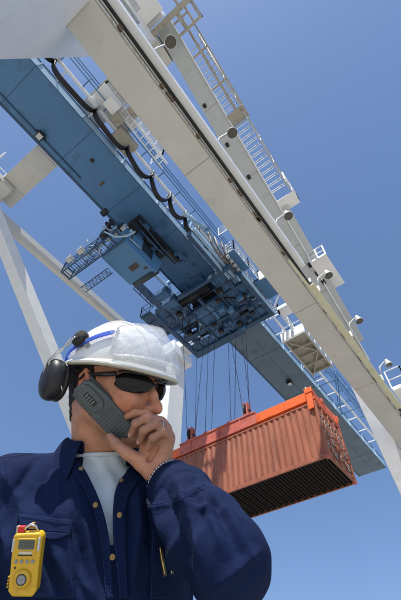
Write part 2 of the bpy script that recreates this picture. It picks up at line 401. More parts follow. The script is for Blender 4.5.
for (x,y) in ((-10.55,-.72),(-9.6,24.3)):
    m = MB(); m.box(x-.22,x+.22,y-.2,y+.2,23.25,23.5); m.box(x-.05,x+.05,y-.32,y+.32,23.45,23.58); L_ = P(m, 'girder_lamp', 'black', .02)
    m = MB(); m.box(x-.16,x+.16,y-.14,y+.14,23.235,23.255); P(m, 'lens', 'lamp', parent=L_)
m = MB(); m.box(-10.05,-9.7,3.1,3.22,23.58,23.598); P(m, 'rust_mark', 'rust', parent=gd); m = MB(); m.lathe((-9.35,1.9,23.59),(0,0,1),[(0,.13),(.008,.13)],14); P(m, 'dark_smudge', 'black', parent=gd)  # brown patch and a round black disc for a dark smudge
# festoon rail, pipe walkway beside the girder
m = MB(); m.bar((-7.35,-14,24.35),(-7.35,40,24.35), .13, .16)
for i in range(24): m.bar((-8.15,-13+i*2.2,24.4),(-7.3,-13+i*2.2,24.4), .08, .08)
P(m, 'festoon_rail', 'white_steel')
m = MB()
for z in (24.5, 25.1, 25.6): m.tube([(-6.85,-14,z),(-6.85,40,z)], .032, 6)
for i in range(36):
    y = -13+i*1.5; m.bar((-6.85,y,24.45),(-6.85,y,25.6), .05, .05, (1,0,0)); m.bar((-7.3,y,24.45),(-6.85,y,24.45), .06, .06)
P(m, 'girder_walkway_rail', 'blue')
m = MB()
ys = [-12,-8.6,-5.2,-2.6,.2,2.6,4.6,6.2,7.7,9.0,10.2,11.2,12.1]
for k, (a, b) in enumerate(zip(ys, ys[1:])):
    sag = 1.35 if b < 3 else 1.5
    for off in (-.09, 0, .09):
        pts = []
        for i in range(15):
            t = i/14; s_ = 1-(2*t-1)**4*1.0; pts.append((-7.4+off+.05*math.sin(t*9+k), a+(b-a)*(.5-.5*math.cos(math.pi*t)*(1 if True else 0)), 24.15-sag*(1-(2*t-1)**2)*(1+.1*math.sin(k*2.3))))
        m.tube(pts, .055, 6)
fc = P(m, 'festoon_cable', 'rubber', label='black festoon cable hanging in loops beside the girder')
m = MB()
for y in ys: m.box(-7.55,-7.25,y-.09,y+.09,23.95,24.27); m.lathe((-7.5,y,24.3),(1,0,0),[(0,.07),(.3,.07)],10)
P(m, 'cable_carrier', 'galv', parent=fc)
# platform hung beside the girder, far side
m = MB(); m.box(-7.6,-5.85,19.9,24.5,23.42,23.5)
for i in range(5): m.box(-7.55,-5.9,20.0+i*1.05,20.1+i*1.05,23.15,23.418)
m.box(-7.6,-7.48,19.9,24.5,23.1,23.419); m.box(-5.95,-5.85,19.9,24.5,23.1,23.419); m.bar((-7.4,20.2,23.25),(-6.0,22.2,23.25),.1,.14); m.bar((-6.0,22.2,23.25),(-7.4,24.3,23.25),.1,.14)
sp_ = P(m, 'side_platform', 'beige_grit')
m = MB(); guard(m, [(-7.5,19.9,23.5),(-5.88,19.9,23.5),(-5.88,24.5,23.5)], 1.1, 1.0, .035, 1)
guard(m, [(-7.6,17.6,23.5),(-6.6,17.6,23.5),(-6.6,19.8,23.5)], 1.1, .7, .045, 2); m.box(-7.7,-5.8,19.7,19.88,23.1,23.95); m.box(-6.65,-5.85,17.5,18.4,23.9,24.2)
P(m, 'platform_rail', 'white_steel', parent=sp_)
# clutter between girder and cross beam
m = MB(); m.box(-7.6,-6.3,-.4,2.2,24.6,24.68); guard(m, [(-7.6,-.4,24.7),(-6.3,-.4,24.7),(-6.3,4.2,24.7),(-7.2,4.2,24.7)], 1.05, .7, .035, 2); m.box(-6.9,-6.3,.2,.9,23.9,24.6); m.bar((-6.3,1.0,24.6),(-6.2,4.6,23.8),.1,.12); m.bar((-6.6,1.0,24.3),(-6.5,4.6,23.5),.05,.06)
for i in range(9): m.bar((-6.55,1.1+i*.4,24.25-i*.085),(-6.2,1.1+i*.4,24.55-i*.085),.04,.05)
P(m, 'access_stair', 'white_steel')
m = MB(); m.box(-7.9,-7.0,1.6,3.0,24.0,24.6); m.box(-7.1,-6.6,.9,1.5,23.8,24.3); m.box(-6.2,-5.8,1.2,1.8,24.3,24.8); P(m, 'switch_box', 'beige_grit', .02)
m = MB()
for a, b in (((-8.1,26.5),(-6.3,26.5)),((-6.3,26.5),(-6.3,31)),((-6.3,31),(-8.1,31)),((-8.1,31),(-6.3,26.5))):
    for z in (23.7,24.7): m.tube([(a[0],a[1],z),(b[0],b[1],z)], .04, 6)
for p in ((-6.3,26.5),(-6.3,28.7),(-6.3,31)): m.tube([(p[0],p[1],23.7),(p[0],p[1],24.7)], .04, 6)
P(m, 'end_ladder_frame', 'blue')

# ------------------------------------------------------------------ trolley
tr = thing('hoist_trolley', (-9.8, 13, 22), 'blue hoist trolley with operator cabin riding under the blue girder above the container', 'crane trolley')
def T(mb, name, m, bevel=0, parent=None, label=None): return mb.build(name, M[m], parent or tr, bevel, label)
m = MB()
for x in (-12.3, -7.45): m.box(x-.14,x+.14,8.2,16.3,22.1,22.6)
m.box(-13.1,-6.4,15.98,16.3,22.0,22.42); m.box(-13.1,-12.85,11.6,15.97,22.0,22.35); m.box(-6.7,-6.42,12.3,15.97,22.0,22.4)
for y in (11.4, 12.9, 14.5): m.box(-12.84,-6.71,y,y+.2,22.08,22.45)
for x in (-11.0,-9.9,-8.6): m.box(x,x+.18,12.3,15.97,22.12,22.4)
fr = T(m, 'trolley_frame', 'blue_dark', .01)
m = MB()
for (x0,x1,y0,y1) in ((-12.8,-11.1,15.35,15.95),(-12.8,-11.1,14.72,14.95),(-10.8,-9.95,13.15,15.9),(-9.65,-8.65,14.75,15.95),(-8.35,-6.75,15.3,15.95),(-8.35,-6.75,14.72,14.9),(-8.35,-6.75,13.15,14.45),(-12.8,-11.1,11.65,12.8),(-8.35,-7.6,11.65,12.85),(-12.8,-11.1,13.15,13.5),(-9.7,-8.7,13.15,14.45)):
    m.box(x0,x1,y0,y1,22.2,22.25)
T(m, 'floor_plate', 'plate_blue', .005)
m = MB()
for i in range(3): m.tube([(-12.7,12.2+i*1.4,22.05),(-6.8,12.2+i*1.4+.1,22.05)], .025, 6)
for x in (-11.6,-8.1): m.tube([(x,11.5,22.03),(x+.05,15.9,22.03)], .025, 6)
for (x,y) in ((-12.2,14.1),(-10.3,15.2),(-9.2,13.7),(-7.7,15.1),(-7.4,13.6),(-11.7,12.3),(-8.9,15.4)): m.box(x,x+.32,y,y+.25,21.85,22.15)
m.bar((-11.0,13,22.15),(-12.7,14.4,22.15),.07,.1); m.bar((-8.4,13.2,22.15),(-6.8,14.4,22.15),.07,.1)
T(m, 'conduit_pipe', 'black')
m = MB(); m.tube([(-12.6,13.6,22.3),(-9.4,13.6,22.3)], .17, 12); m.box(-9.75,-9.55,13.1,14.4,22.1,22.6); T(m, 'drive_shaft', 'blue')
m = MB()
m.lathe((-12.2,12.2,22.75),(1,0,0),[(0,.42),(.05,.42),(.05,.34),(3.3,.34),(3.3,.42),(3.35,.42)],20)
m.lathe((-11.9,15.2,22.9),(1,0,0),[(0,.4),(4.4,.4)],20)
m.box(-10.8,-8.9,12.9,14.7,22.7,23.3); m.box(-8.2,-7.7,12.6,15.2,22.6,23.2); m.box(-12.4,-11.4,13,14.4,22.6,23.3)
T(m, 'hoist_machinery', 'black')
m = MB()
for x in (-12.2,-7.5):
    for y in (8.6,11.6,15.6): m.box(x-.12,x+.12,y-.15,y+.15,22.6,25.0)
    m.box(x-.1,x+.1,8.3,16.1,24.7,25.1)
for y in (8.6,11.6,15.6): m.box(-12.2,-7.5,y-.12,y+.12,25.1,25.4)
m.box(-7.2,-7.0,8.3,16.2,22.55,22.85); m.bar((-7.05,7.2,22.9),(-7.05,9.6,24.7),.16,.2,(1,0,0)); m.bar((-7.05,9.6,24.7),(-7.05,12.2,22.9),.16,.2,(1,0,0)); m.bar((-7.05,12.2,22.9),(-7.05,14.6,24.7),.16,.2,(1,0,0)); m.bar((-7.3,8.6,22.7),(-7.3,11.6,24.6),.14,.14,(1,0,0)); m.bar((-7.3,11.6,22.7),(-7.3,15.4,24.6),.14,.14,(1,0,0)); m.bar((-7.3,11.6,24.6),(-7.3,8.6,24.6),.1,.14,(1,0,0))
m.box(-7.42,-7.3,8.6,16,23.0,23.5)
T(m, 'hanger_frame', 'blue_light', .01)
m = MB(); m.box(-14.0,-13.12,11.2,13.6,22.25,22.3)
for i in range(4): m.box(-14.0,-13.12,11.3+i*.7,11.36+i*.7,22.17,22.249)
guard(m, [(-13.15,11.2,22.3),(-14.0,11.2,22.3),(-14.0,13.6,22.3),(-13.15,13.6,22.3)], 1.05, .7, .025, 1)
guard(m, [(-12.9,9.3,22.5),(-12.9,11.2,22.5)], 1.05, .6, .025, 2); guard(m, [(-12.0,11.8,22.5),(-10.9,11.8,22.5),(-10.9,13.6,22.5)], 1.0, .5, .025, 2)
guard(m, [(-12.6,13.8,21.9),(-11.2,13.8,21.9)], .6, .4, .02, 2)
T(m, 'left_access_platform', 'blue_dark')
m = MB(); m.box(-7.2,-6.05,11.0,12.7,22.9,23.0); m.box(-7.2,-6.1,14.0,15.8,23.4,23.46); m.box(-6.35,-5.4,13.9,15.6,22.9,23.0); T(m, 'right_platform', 'blue', .01)
m = MB()
guard(m, [(-7.2,11.0,23.0),(-6.05,11.0,23.0),(-6.05,12.7,23.0),(-6.05,13.9,23.0),(-5.4,13.9,23.0),(-5.4,15.6,23.0)], 1.1, .55, .028, 2)
m.box(-6.0,-5.2,13.8,13.88,22.85,23.75); m.box(-5.36,-5.30,13.9,15.6,22.85,23.3)
guard(m, [(-6.6,10.2,24.2),(-5.9,10.2,24.2),(-5.9,13,24.2)], 1., .5, .028, 2)
m.box(-7.25,-7.2,11.0,12.7,22.9,23.9)
m.bar((-6.5,16.2,22.4),(-5.5,15.6,22.9),.07,.07)
T(m, 'right_platform_rail', 'white_steel')
m = MB()
for i in range(4):
    m.tube([(-7.0+.13*i,9.6+.5*i,24.1),(-6.95+.13*i,10.0+.5*i,22.9),(-6.9+.1*i,10.8+.5*i,22.5),(-6.9,11.9,22.7)], .07, 6)
T(m, 'cable_bundle', 'cable_grey')
m = MB()
for i in range(14): m.box(-6.62,-6.44,10.9+i*.37,11.12+i*.37,22.45,22.6)
guard(m, [(-6.5,10.8,22.6),(-6.5,16.2,22.6)], 1.0, .6, .025, 2)
T(m, 'edge_walkway', 'galv')
m = MB(); m.box(-6.41,-6.36,12.3,16.3,22.02,22.4); m.box(-7.30,-7.26,8.3,12.2,22.1,22.6); T(m, 'sunlit_beam_face', 'blue_light')  # pale strips over the right beams, their sunlight put into the colour
# operator cabin
m = MB()
x0,x1,y0,y1,z0,z1 = -11.75,-9.9,5.75,8.45,20.6,22.8
m.prism([(x0,y0,z0),(x0,y1-.35,z0),(x0,y1+.1,z0+.35),(x0,y1+.35,z1-.6),(x0,y1+.1,z1),(x0,y0,z1)], (x1-x0,0,0))
cb = T(m, 'operator_cabin', 'blue_cabin', .09)
m = MB(); m.box(x0+.15,x1-.12,y1+.12,y1+.3,z0+.5,z1-.65); m.box(x1-.02,x1+.012,7.0,7.9,z0+.75,z1-.4); m.box(x0+.2,x1-.2,y1-.28,y1-.02,z0-.01,z0+.25); T(m, 'window', 'window', .02, parent=cb)
m = MB(); m.box(-10.95,-10.35,7.15,7.5,z0-.025,z0-.002); m.box(-10.25,-10.05,7.7,7.85,z0-.02,z0-.002); m.box(x1+.002,x1+.02,6.1,6.2,z0+.6,z0+1.5); T(m, 'name_plate', 'brown_plate', parent=cb)
m = MB(); m.tube([(x1+.07,5.95,z0+.5),(x1+.07,6.9,z0+.62)], .04, 8); m.lathe((x1,5.95,z0+1.3),(1,0,0),[(0,.14),(.12,.14),(.14,.08)],14); T(m, 'cabin_handrail', 'blue_light', parent=cb)
m = MB()
m.box(-9.75,-9.3,5.8,9.6,22.9,23.3); m.box(-11.6,-9.9,5.9,6.1,22.8,23.3); m.box(-11.6,-9.9,7.4,7.6,22.8,23.3)
m.box(-9.85,-9.5,5.6,6.3,22.0,22.6); m.lathe((-9.75,6.9,22.5),(0,1,0),[(0,.16),(.7,.16)],12); m.box(-9.8,-9.4,8.0,8.5,22.2,22.8)
T(m, 'cabin_support', 'black')  # support beams in black, also standing for the dark gap beside the cabin
m = MB()                                   # lattice walkway reaching out to the left of the cabin
for i in range(9):
    x = -14.2+i*.55
    m.bar((x,5.05,20.5),(x,5.65,20.5),.05,.05)
for y in (5.05,5.65): m.bar((-14.25,y,20.5),(-9.6,y,20.5),.06,.1)
for i in range(26): m.bar((-14.2+i*.18,5.05,20.53),(-14.2+i*.18,5.65,20.53),.02,.02)
guard(m, [(-9.8,5.02,20.55),(-14.25,5.02,20.55),(-14.25,5.68,20.55),(-11.9,5.68,20.55)], 1.05, .55, .022, 2)
for i in range(4): m.bar((-13.7+i*.55,6.4,20.2),(-13.5+i*.55,6.75,20.2),.03,.03)
for y in (6.35,6.75): m.bar((-13.9,y,20.2),(-11.7,y,20.2),.045,.06)
for i in range(8): m.bar((-13.8+i*.27,6.35,20.2),(-13.67+i*.27,6.75,20.2),.025,.025); m.bar((-13.67+i*.27,6.75,20.2),(-13.53+i*.27,6.35,20.2),.025,.025)
T(m, 'cabin_walkway', 'blue_dark')
m = MB()
for i in range(5): m.bar((-11.7+i*.45,4.9+.1*(i%2),20.7),(-11.3+i*.45,5.5,21.3),.05,.05)
m.bar((-14.2,5.7,20.9),(-10,4.95,21.0),.05,.05); m.tube([(-10.4,4.7,20.6),(-10.0,5.2,20.3),(-9.6,5.6,20.5),(-9.2,5.8,20.9)],.05,8)
m.box(-12.3,-11.0,5.1,5.25,20.6,20.9)
T(m, 'walkway_bracing', 'blue_light')
m = MB(); m.lathe((-10.3,4.7,21.2),(1,0,0),[(0,.22),(.06,.22),(.06,.13),(.3,.13),(.3,.22),(.36,.22)],16); m.lathe((-10.2,4.1,21.5),(1,0,0),[(0,.18),(.35,.18)],16); m.box(-9.8,-9.45,5.0,5.35,20.8,21.1); m.box(-10.9,-10.5,4.75,5.1,20.7,21.2)
T(m, 'cable_reel', 'black')
m = MB(); random.seed(11)
for i in range(16):
    a = Vector((random.uniform(-12.2,-9.5), random.uniform(4.7,5.7), random.uniform(20.7,21.9))); b = a+Vector((random.uniform(-.7,.7), random.uniform(-.5,.5), random.uniform(-.6,.6))); m.tube([a, a.lerp(b,.5)+Vector((0,.05,.05)), b], random.choice((.02,.03,.045)), 6)
for i in range(5): x = -9.6-i*.55; m.box(x,x+.22,5.1,5.3,20.62,20.95)
T(m, 'pipework', 'galv')
m = MB()
for i in range(12):
    a = Vector((random.uniform(-9.8,-8.9), random.uniform(6,11), random.uniform(22.6,23.3))); m.box(a.x,a.x+random.uniform(.1,.3),a.y,a.y+random.uniform(.2,.6),a.z,a.z+.2)
m.tube([(-9.6,5.9,22.4),(-9.5,8,22.2),(-9.45,11,22.5)],.04,6); m.tube([(-9.3,5.9,22.6),(-9.3,8,22.3),(-9.3,11,22.5)],.03,6)
T(m, 'underside_fitting', 'plate_blue')
m = MB()
for y in (13.7, 15.1): m.box(-12.8,-6.8,y,y+.16,22.9,23.2)
for x in (-11.9,-10.5,-9.2,-7.9): m.box(x,x+.14,11.6,15.9,23.2,23.5)
m.bar((-12.7,11.7,22.7),(-11.2,15.8,22.7),.1,.16); m.bar((-8.5,11.7,22.7),(-6.9,15.8,22.7),.1,.16); m.bar((-11.1,11.7,22.7),(-12.7,15.8,22.7),.1,.16)
T(m, 'upper_frame', 'blue')
for i in range(16):
    m = MB(); x = random.uniform(-12.8,-7.0); y = random.uniform(12.2,15.8); a = random.uniform(.18,.6); b = random.uniform(.15,.4); z = random.uniform(21.75,21.95)
    m.box(x,x+a,y,y+b,z,22.12); m.box(x+.04,x+a-.04,y+.04,y+b-.04,z-.05,z-.001); T(m, 'equipment_box', ('plate_blue','blue_dark','black','blue')[i % 4], .015)
m = MB(); guard(m, [(-13.1,16.5,22.1),(-9.0,16.5,22.1)], .9, .6, .022, 2); m.box(-13.1,-9.0,16.31,16.55,22.05,22.1); T(m, 'front_walkway', 'blue_dark')
m = MB()
for y in (10.4, 11.2): m.box(-12.0,-11.0,y,y+.5,21.9,22.6); m.tube([(-12.4,y,22.2),(-11.0,y+.3,22.0)], .05, 8)
T(m, 'motor', 'plate_blue', .04)
for x in (-13.1,-12.2):
    m = MB(); m.box(x-.2,x+.2,4.55,4.85,20.3,20.55); m.bar((x,4.85,20.45),(x,5.05,20.5),.06,.06); a_ = T(m, 'floodlight', 'galv', .02)
    m = MB(); m.box(x-.17,x+.17,4.6,4.82,20.285,20.3); T(m, 'lens', 'lamp', parent=a_)

# ------------------------------------------------------- container, spreader
CXR, CY0, CZ0 = -4.43, 13.59, 9.54; CL, CW, CH = 12.19, 2.44, 2.59
ct = thing('shipping_container', (CXR-CL/2, CY0+CW/2, CZ0), 'red brown corrugated shipping container hanging in the air under the orange spreader', 'shipping container')
def K(mb, name, m, bevel=0, parent=None, label=None): return mb.build(name, M[m], parent or ct, bevel, label)
def corr(bm_, p, u, n, wdt, z0, z1, pitch=.278, dep=.046):
    """corrugated sheet: starts at p, runs along u, recesses along -n"""
    p = Vector(p); u = Vector(u); n = Vector(n); k = round(wdt/pitch); pt = wdt/k; row = []
    for i in range(k):
        a = i*pt
        for t, d in ((.0,0),(.26,0),(.5,1),(.76,1)): row.append((a+t*pt, d*dep))
    row.append((wdt, 0))
    vb = [bm_.verts.new(p+u*a-n*d+Vector((0,0,z0-p.z))) for a, d in row]; vt = [bm_.verts.new(p+u*a-n*d+Vector((0,0,z1-p.z))) for a, d in row]
    for i in range(len(row)-1): bm_.faces.new((vb[i], vb[i+1], vt[i+1], vt[i]))
xl = CXR-CL; ye = CY0+CW; zt = CZ0+CH
m = MB(); corr(m.bm, (xl+.1,CY0+.015,0), (1,0,0), (0,-1,0), CL-.2, CZ0+.15, zt-.08); corr(m.bm, (xl+.1,ye-.015,0), (1,0,0), (0,1,0), CL-.2, CZ0+.15, zt-.08)
corr(m.bm, (xl+.03,CY0+.1,0), (0,1,0), (-1,0,0), CW-.2, CZ0+.15, zt-.08); m.box(xl+.05,CXR-.05,CY0+.05,ye-.05,zt-.06,zt-.02)
K(m, 'corrugated_wall', 'red_container')
m = MB()
for y in (CY0, ye-.07): m.box(xl+.17,CXR-.17,y,y+.07,CZ0+.01,CZ0+.16); m.box(xl+.17,CXR-.17,y+.005,y+.065,zt-.09,zt-.01)
for x in (xl, CXR-.11):
    for y in (CY0+.002, ye-.112): m.box(x+.002,x+.11,y,y+.11,CZ0+.12,zt-.12)
for x in (xl+.005, CXR-.1): m.box(x,x+.1,CY0+.17,ye-.17,CZ0+.01,CZ0+.15); m.box(x,x+.1,CY0+.17,ye-.17,zt-.12,zt-.01)
K(m, 'rail_frame', 'red_container', .006)
m = MB()
for x in (xl, CXR-.178):
    for y in (CY0, ye-.162):
        for z in (CZ0, zt-.118): m.box(x-.003,x+.181,y-.003,y+.165,z-.002,z+.12)
K(m, 'corner_casting', 'salmon', .012)
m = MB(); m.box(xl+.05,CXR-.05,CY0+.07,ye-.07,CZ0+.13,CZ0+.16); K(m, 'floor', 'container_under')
m = MB()
for i in range(40): x = xl+.3+i*.3; m.box(x,x+.05,CY0+.07,ye-.07,CZ0+.02,CZ0+.129); m.box(x-.05,x+.1,CY0+.07,ye-.07,CZ0+.02,CZ0+.03)
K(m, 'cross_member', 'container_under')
xe = CXR
for j in (0,1):
    ya_, yb_ = (CY0+.12, CY0+CW/2-.01) if j == 0 else (CY0+CW/2+.01, ye-.12)
    m = MB(); m.box(xe-.09,xe-.045,ya_,yb_,CZ0+.16,zt-.125)
    for z in (CZ0+.45, CZ0+.95, CZ0+1.45, CZ0+1.95): m.box(xe-.0455,xe-.02,ya_+.06,yb_-.06,z,z+.32)
    dr = K(m, 'door', 'red_container', .008)
    for q in (.28,.8):
        y = ya_+(yb_-ya_)*q
        m = MB(); m.tube([(xe+.012,y,CZ0+.05),(xe+.012,y,zt-.03)], .02, 8)
        for z in (CZ0+.1,CZ0+.7,CZ0+1.3,CZ0+1.9,zt-.15): m.box(xe-.02,xe+.035,y-.06,y+.06,z,z+.09)
        m.bar((xe+.03,y,CZ0+1.1),(xe+.03,y+.34,CZ0+1.13),.03,.045,(1,0,0)); K(m, 'lock_rod', 'red_container', parent=dr)
    m = MB(); random.seed(3+j)
    for (a,b,c,d) in ((.12,.42,1.65,2.1),(.5,.9,1.7,1.95),(.15,.55,1.15,1.4),(.6,.95,.9,1.5),(.1,.5,.5,.9),(.55,.9,.3,.6)):
        m.box(xe-.019,xe-.014,ya_+a*(yb_-ya_),ya_+b*(yb_-ya_),CZ0+c,CZ0+d)
    K(m, 'worn_decal', 'sticker', parent=dr)

sp = thing('container_spreader', (-9.56, CY0+1.2, zt), 'orange and salmon red spreader frame gripping the top of the hanging container', 'spreader')
def S(mb, name, m, bevel=0, parent=None, label=None): return mb.build(name, M[m], parent or sp, bevel, label)
m = MB(); zs = zt+.1
m.box(-11.8,-7.33,CY0+.0,CY0+.32,zs,zs+.62); m.box(-11.8,-7.33,ye-.32,ye,zs,zs+.62)
for x in (-11.8,-10.9,-8.6,-7.63): m.box(x,x+.3,CY0+.321,ye-.321,zs+.06,zs+.56)
for x in (-11.1,-9.4,-8.2): m.box(x,x+.05,CY0-.03,CY0-.002,zs,zs+.62)
cf = S(m, 'centre_frame', 'salmon', .015)
m = MB()
for x in (-11.4,-10.3,-8.9,-7.9): m.box(x,x+.22,CY0-.04,CY0+.36,zs+.622,zs+.7)
m.box(-11.8,-7.33,CY0-.045,CY0-.004,zs+.56,zs+.64); S(m, 'frame_lug', 'salmon', .01, parent=cf)
for sx, xa, xb in ((1,-7.33,CXR),( -1,-11.8,xl)):
    a, b = min(xa,xb), max(xa,xb)
    m = MB(); m.box(a+.003,b-.003,CY0+.03,CY0+.27,zs+.04,zs+.5); m.box(a+.003,b-.003,ye-.27,ye-.03,zs+.04,zs+.5)
    xx = (b-.32) if sx > 0 else a+.02
    m.box(xx,xx+.3,CY0-.02,CY0+.028,zs-.02,zs+.56); m.box(xx,xx+.3,CY0+.272,ye-.272,zs+.02,zs+.5)
    ar = S(m, 'telescopic_arm', 'orange', .015)
    for yy, s2 in ((CY0-.05,-1),(ye+.05,1)):
        m = MB(); m.hexa([(xx+.0,yy-.05,zs-.5),(xx+.24,yy-.05,zs-.5),(xx+.24,yy+.0,zs-.5),(xx+.0,yy+.0,zs-.5),(xx,yy-.05,zs+.3),(xx+.3,yy-.05,zs+.3),(xx+.3,yy+.04,zs+.3),(xx,yy+.04,zs+.3)])
        m.box(xx-.02,xx+.34,yy-.08,yy+.06,zs+.3,zs+.56); S(m, 'corner_guide', 'orange', .015, parent=ar)
m = MB(); m.box(-9.3,-8.25,CY0+.45,CY0+1.2,zs+.6,zs+1.0); m.box(-8.9,-8.6,CY0+.5,CY0+.9,zs+1.0,zs+1.12); S(m, 'power_pack', 'galv', .04)
m = MB(); m.box(-4.62,-4.5,CY0+.25,CY0+.5,zs+.5,zs+.75); m.box(-4.55,-4.4,CY0+.9,CY0+1.1,zs+.4,zs+.6); S(m, 'warning_box', 'salmon', .02)
m = MB(); m.tube([(-4.75,CY0+.1,zs+.56),(-4.72,CY0+.1,zs+.8)],.035,8); S(m, 'beacon', 'yellow_cream')
SHV = [(-11.35, CY0+.35, zt+1.25), (-7.95, CY0+.35, zt+1.25)]
for (x,y,z) in SHV:
    m = MB(); m.box(x-.13,x-.06,y-.2,y+.2,z-.4,z+.42); m.box(x+.06,x+.13,y-.2,y+.2,z-.4,z+.42); m.box(x-.22,x+.22,y-.13,y+.13,z-.62,z-.38); m.box(x-.12,x+.12,y-.12,y+.12,z-.75,z-.62)
    hb = S(m, 'sheave_block', 'salmon', .03)
    m = MB(); m.lathe((x-.05,y,z),(1,0,0),[(0,.33),(.02,.33),(.03,.27),(.07,.27),(.08,.33),(.1,.33)],24); m.lathe((x-.17,y,z),(1,0,0),[(0,.08),(.34,.08)],14); S(m, 'sheave', 'black', parent=hb)
ropes = []
for (x,y,z) in SHV:
    for dx, dy, tx, ty in ((-.05,-.3,-.35,-1.2),(.02,.3,.15,-.2),(-.02,.3,-.1,1.0)):
        ropes.append(((x+dx,y+dy,z+.05),(x+tx,y+ty+.2,22.4)))
for k, (x, x2) in enumerate(((-10.6,-10.4),(-10.2,-10.1),(-9.0,-9.3),(-8.8,-8.8))): ropes.append(((x,CY0+.5,zs+.6),(x2,CY0+.7+.3*k,22.4)))
for a, b in ropes:
    m = MB(); m.tube([a,b], .014, 6); S(m, 'hoist_rope', 'rope')

# =================================================================== person
try: import openvdb as vdb
except Exception: import pyopenvdb as vdb

def cp(px, py, d): return np.array([(px-CX)/FPX*d, -(py-CY)/FPX*d, -d])     # view coordinates: x right, y up, z towards the viewer
def to_world(a):
    a = np.asarray(a, float); return CAM + a[..., 0:1]*Rv + a[..., 1:2]*Uv - a[..., 2:3]*Fv
def wv(a): return Vector([float(x) for x in to_world(np.asarray(a)[None])[0]])
def wd(a): return Vector([float(x) for x in (a[0]*Rv+a[1]*Uv-a[2]*Fv)])
def nrm(v): v = np.asarray(v, float); return v/np.linalg.norm(v)

class Field:
    def __init__(s, lo, hi, h):
        s.lo = np.array(lo, float); s.h = h; n = np.ceil((np.array(hi)-s.lo)/h).astype(int)+1
        s.d = np.full(n, .06, np.float32); s.n = n
    def _sub(s, lo, hi):
        i0 = np.clip(np.floor((lo-s.lo)/s.h).astype(int), 0, s.n); i1 = np.clip(np.ceil((hi-s.lo)/s.h).astype(int)+1, 0, s.n)
        if (i1 <= i0).any(): return None, None, None
        g = np.meshgrid(*[(s.lo[k]+np.arange(i0[k], i1[k])*s.h).astype(np.float32) for k in range(3)], indexing='ij', sparse=True)
        return (slice(i0[0], i1[0]), slice(i0[1], i1[1]), slice(i0[2], i1[2])), g, i0
    def _mix(s, sl, b, k, op):
        a = s.d[sl]
        if op == 'sub': a, b, sg = -a, b, -1
        else: sg = 1
        if k > 0:
            hh = np.clip(.5+.5*(b-a)/k, 0, 1); r = b*(1-hh)+a*hh-k*hh*(1-hh)
        else: r = np.minimum(a, b)
        s.d[sl] = sg*r
    def cap(s, a, b, ra, rb=None, k=.01, op='add', flat=None):
        rb = ra if rb is None else rb; a = np.asarray(a, float); b = np.asarray(b, float); m = max(ra, rb)+k+.012
        sl, g, _ = s._sub(np.minimum(a, b)-m, np.maximum(a, b)+m)
        if sl is None: return
        ba = b-a; L = float(ba@ba)+1e-12
        t = np.clip(((g[0]-a[0])*ba[0]+(g[1]-a[1])*ba[1]+(g[2]-a[2])*ba[2])/L, 0, 1)
        dd = np.sqrt((g[0]-a[0]-t*ba[0])**2+(g[1]-a[1]-t*ba[1])**2+(g[2]-a[2]-t*ba[2])**2)-(ra+(rb-ra)*t)
        s._mix(sl, dd.astype(np.float32), k, op)
    def chain(s, pts, rs, k=.008):
        for i in range(len(pts)-1): s.cap(pts[i], pts[i+1], rs[i], rs[i+1], k)
    def ell(s, c, R_, rad_, k=.01, op='add'):
        """ellipsoid: rows of R_ are its axes"""
        c = np.asarray(c, float); R_ = np.asarray(R_, float); rad_ = np.asarray(rad_, float); m = max(rad_)+k+.012
        sl, g, _ = s._sub(c-m, c+m)
        if sl is None: return
        q = [(g[0]-c[0])*R_[i][0]+(g[1]-c[1])*R_[i][1]+(g[2]-c[2])*R_[i][2] for i in range(3)]
        k0 = np.sqrt(sum((q[i]/rad_[i])**2 for i in range(3))); k1 = np.sqrt(sum((q[i]/rad_[i]**2)**2 for i in range(3)))
        s._mix(sl, (k0*(k0-1)/np.maximum(k1, 1e-6)).astype(np.float32), k, op)
    def cut(s, c, n):
        """keep the side of the plane that n points away from"""
        g = np.meshgrid(*[(s.lo[k]+np.arange(s.n[k])*s.h).astype(np.float32) for k in range(3)], indexing='ij', sparse=True)
        s.d = np.maximum(s.d, ((g[0]-c[0])*n[0]+(g[1]-c[1])*n[1]+(g[2]-c[2])*n[2]).astype(np.float32))
    def mesh(s):
        g = vdb.FloatGrid(); g.copyFromArray(s.d, tolerance=0.0)
        p, t, q = g.convertToPolygons(isovalue=0.0)
        p = s.lo+p.astype(float)*s.h; fs = [tuple(x) for x in q.tolist()]+[tuple(x) for x in t.tolist()]
        f3 = np.array([x[:3] for x in fs]); vol = np.einsum('ij,ij->i', p[f3[:,0]]-p.mean(0), np.cross(p[f3[:,1]]-p.mean(0), p[f3[:,2]]-p.mean(0))).sum()
        return p, (fs if vol > 0 else [x[::-1] for x in fs])

def mesh_obj(name, co, faces, m, parent=None, smooth=True, solid=0, sub=0, bevel=0, flip=False, off=-1):
    me = bpy.data.meshes.new(name); me.from_pydata(np.asarray(co).tolist(), [], faces)
    if smooth: me.polygons.foreach_set('use_smooth', [True]*len(me.polygons))
    if flip: me.flip_normals()
    me.materials.append(M[m] if isinstance(m, str) else m); me.update()
    o = bpy.data.objects.new(name, me); COL.objects.link(o)
    if parent is not None: o.parent = parent; o.matrix_basis = parent_world(parent).inverted()
    if solid: s_ = o.modifiers.new('solid', 'SOLIDIFY'); s_.thickness = solid; s_.offset = off
    if bevel: b_ = o.modifiers.new('bevel', 'BEVEL'); b_.width = bevel; b_.segments = 3; b_.limit_method = 'ANGLE'
    if sub: s_ = o.modifiers.new('sub', 'SUBSURF'); s_.levels = sub; s_.render_levels = sub
    return o

def vnormals(co, faces):
    f = np.array([x[:3] for x in faces]); n = np.cross(co[f[:,1]]-co[f[:,0]], co[f[:,2]]-co[f[:,0]]); out = np.zeros_like(co)
    for k in range(3): np.add.at(out, f[:,k], n)
    return out/np.maximum(np.linalg.norm(out, axis=1, keepdims=True), 1e-12)

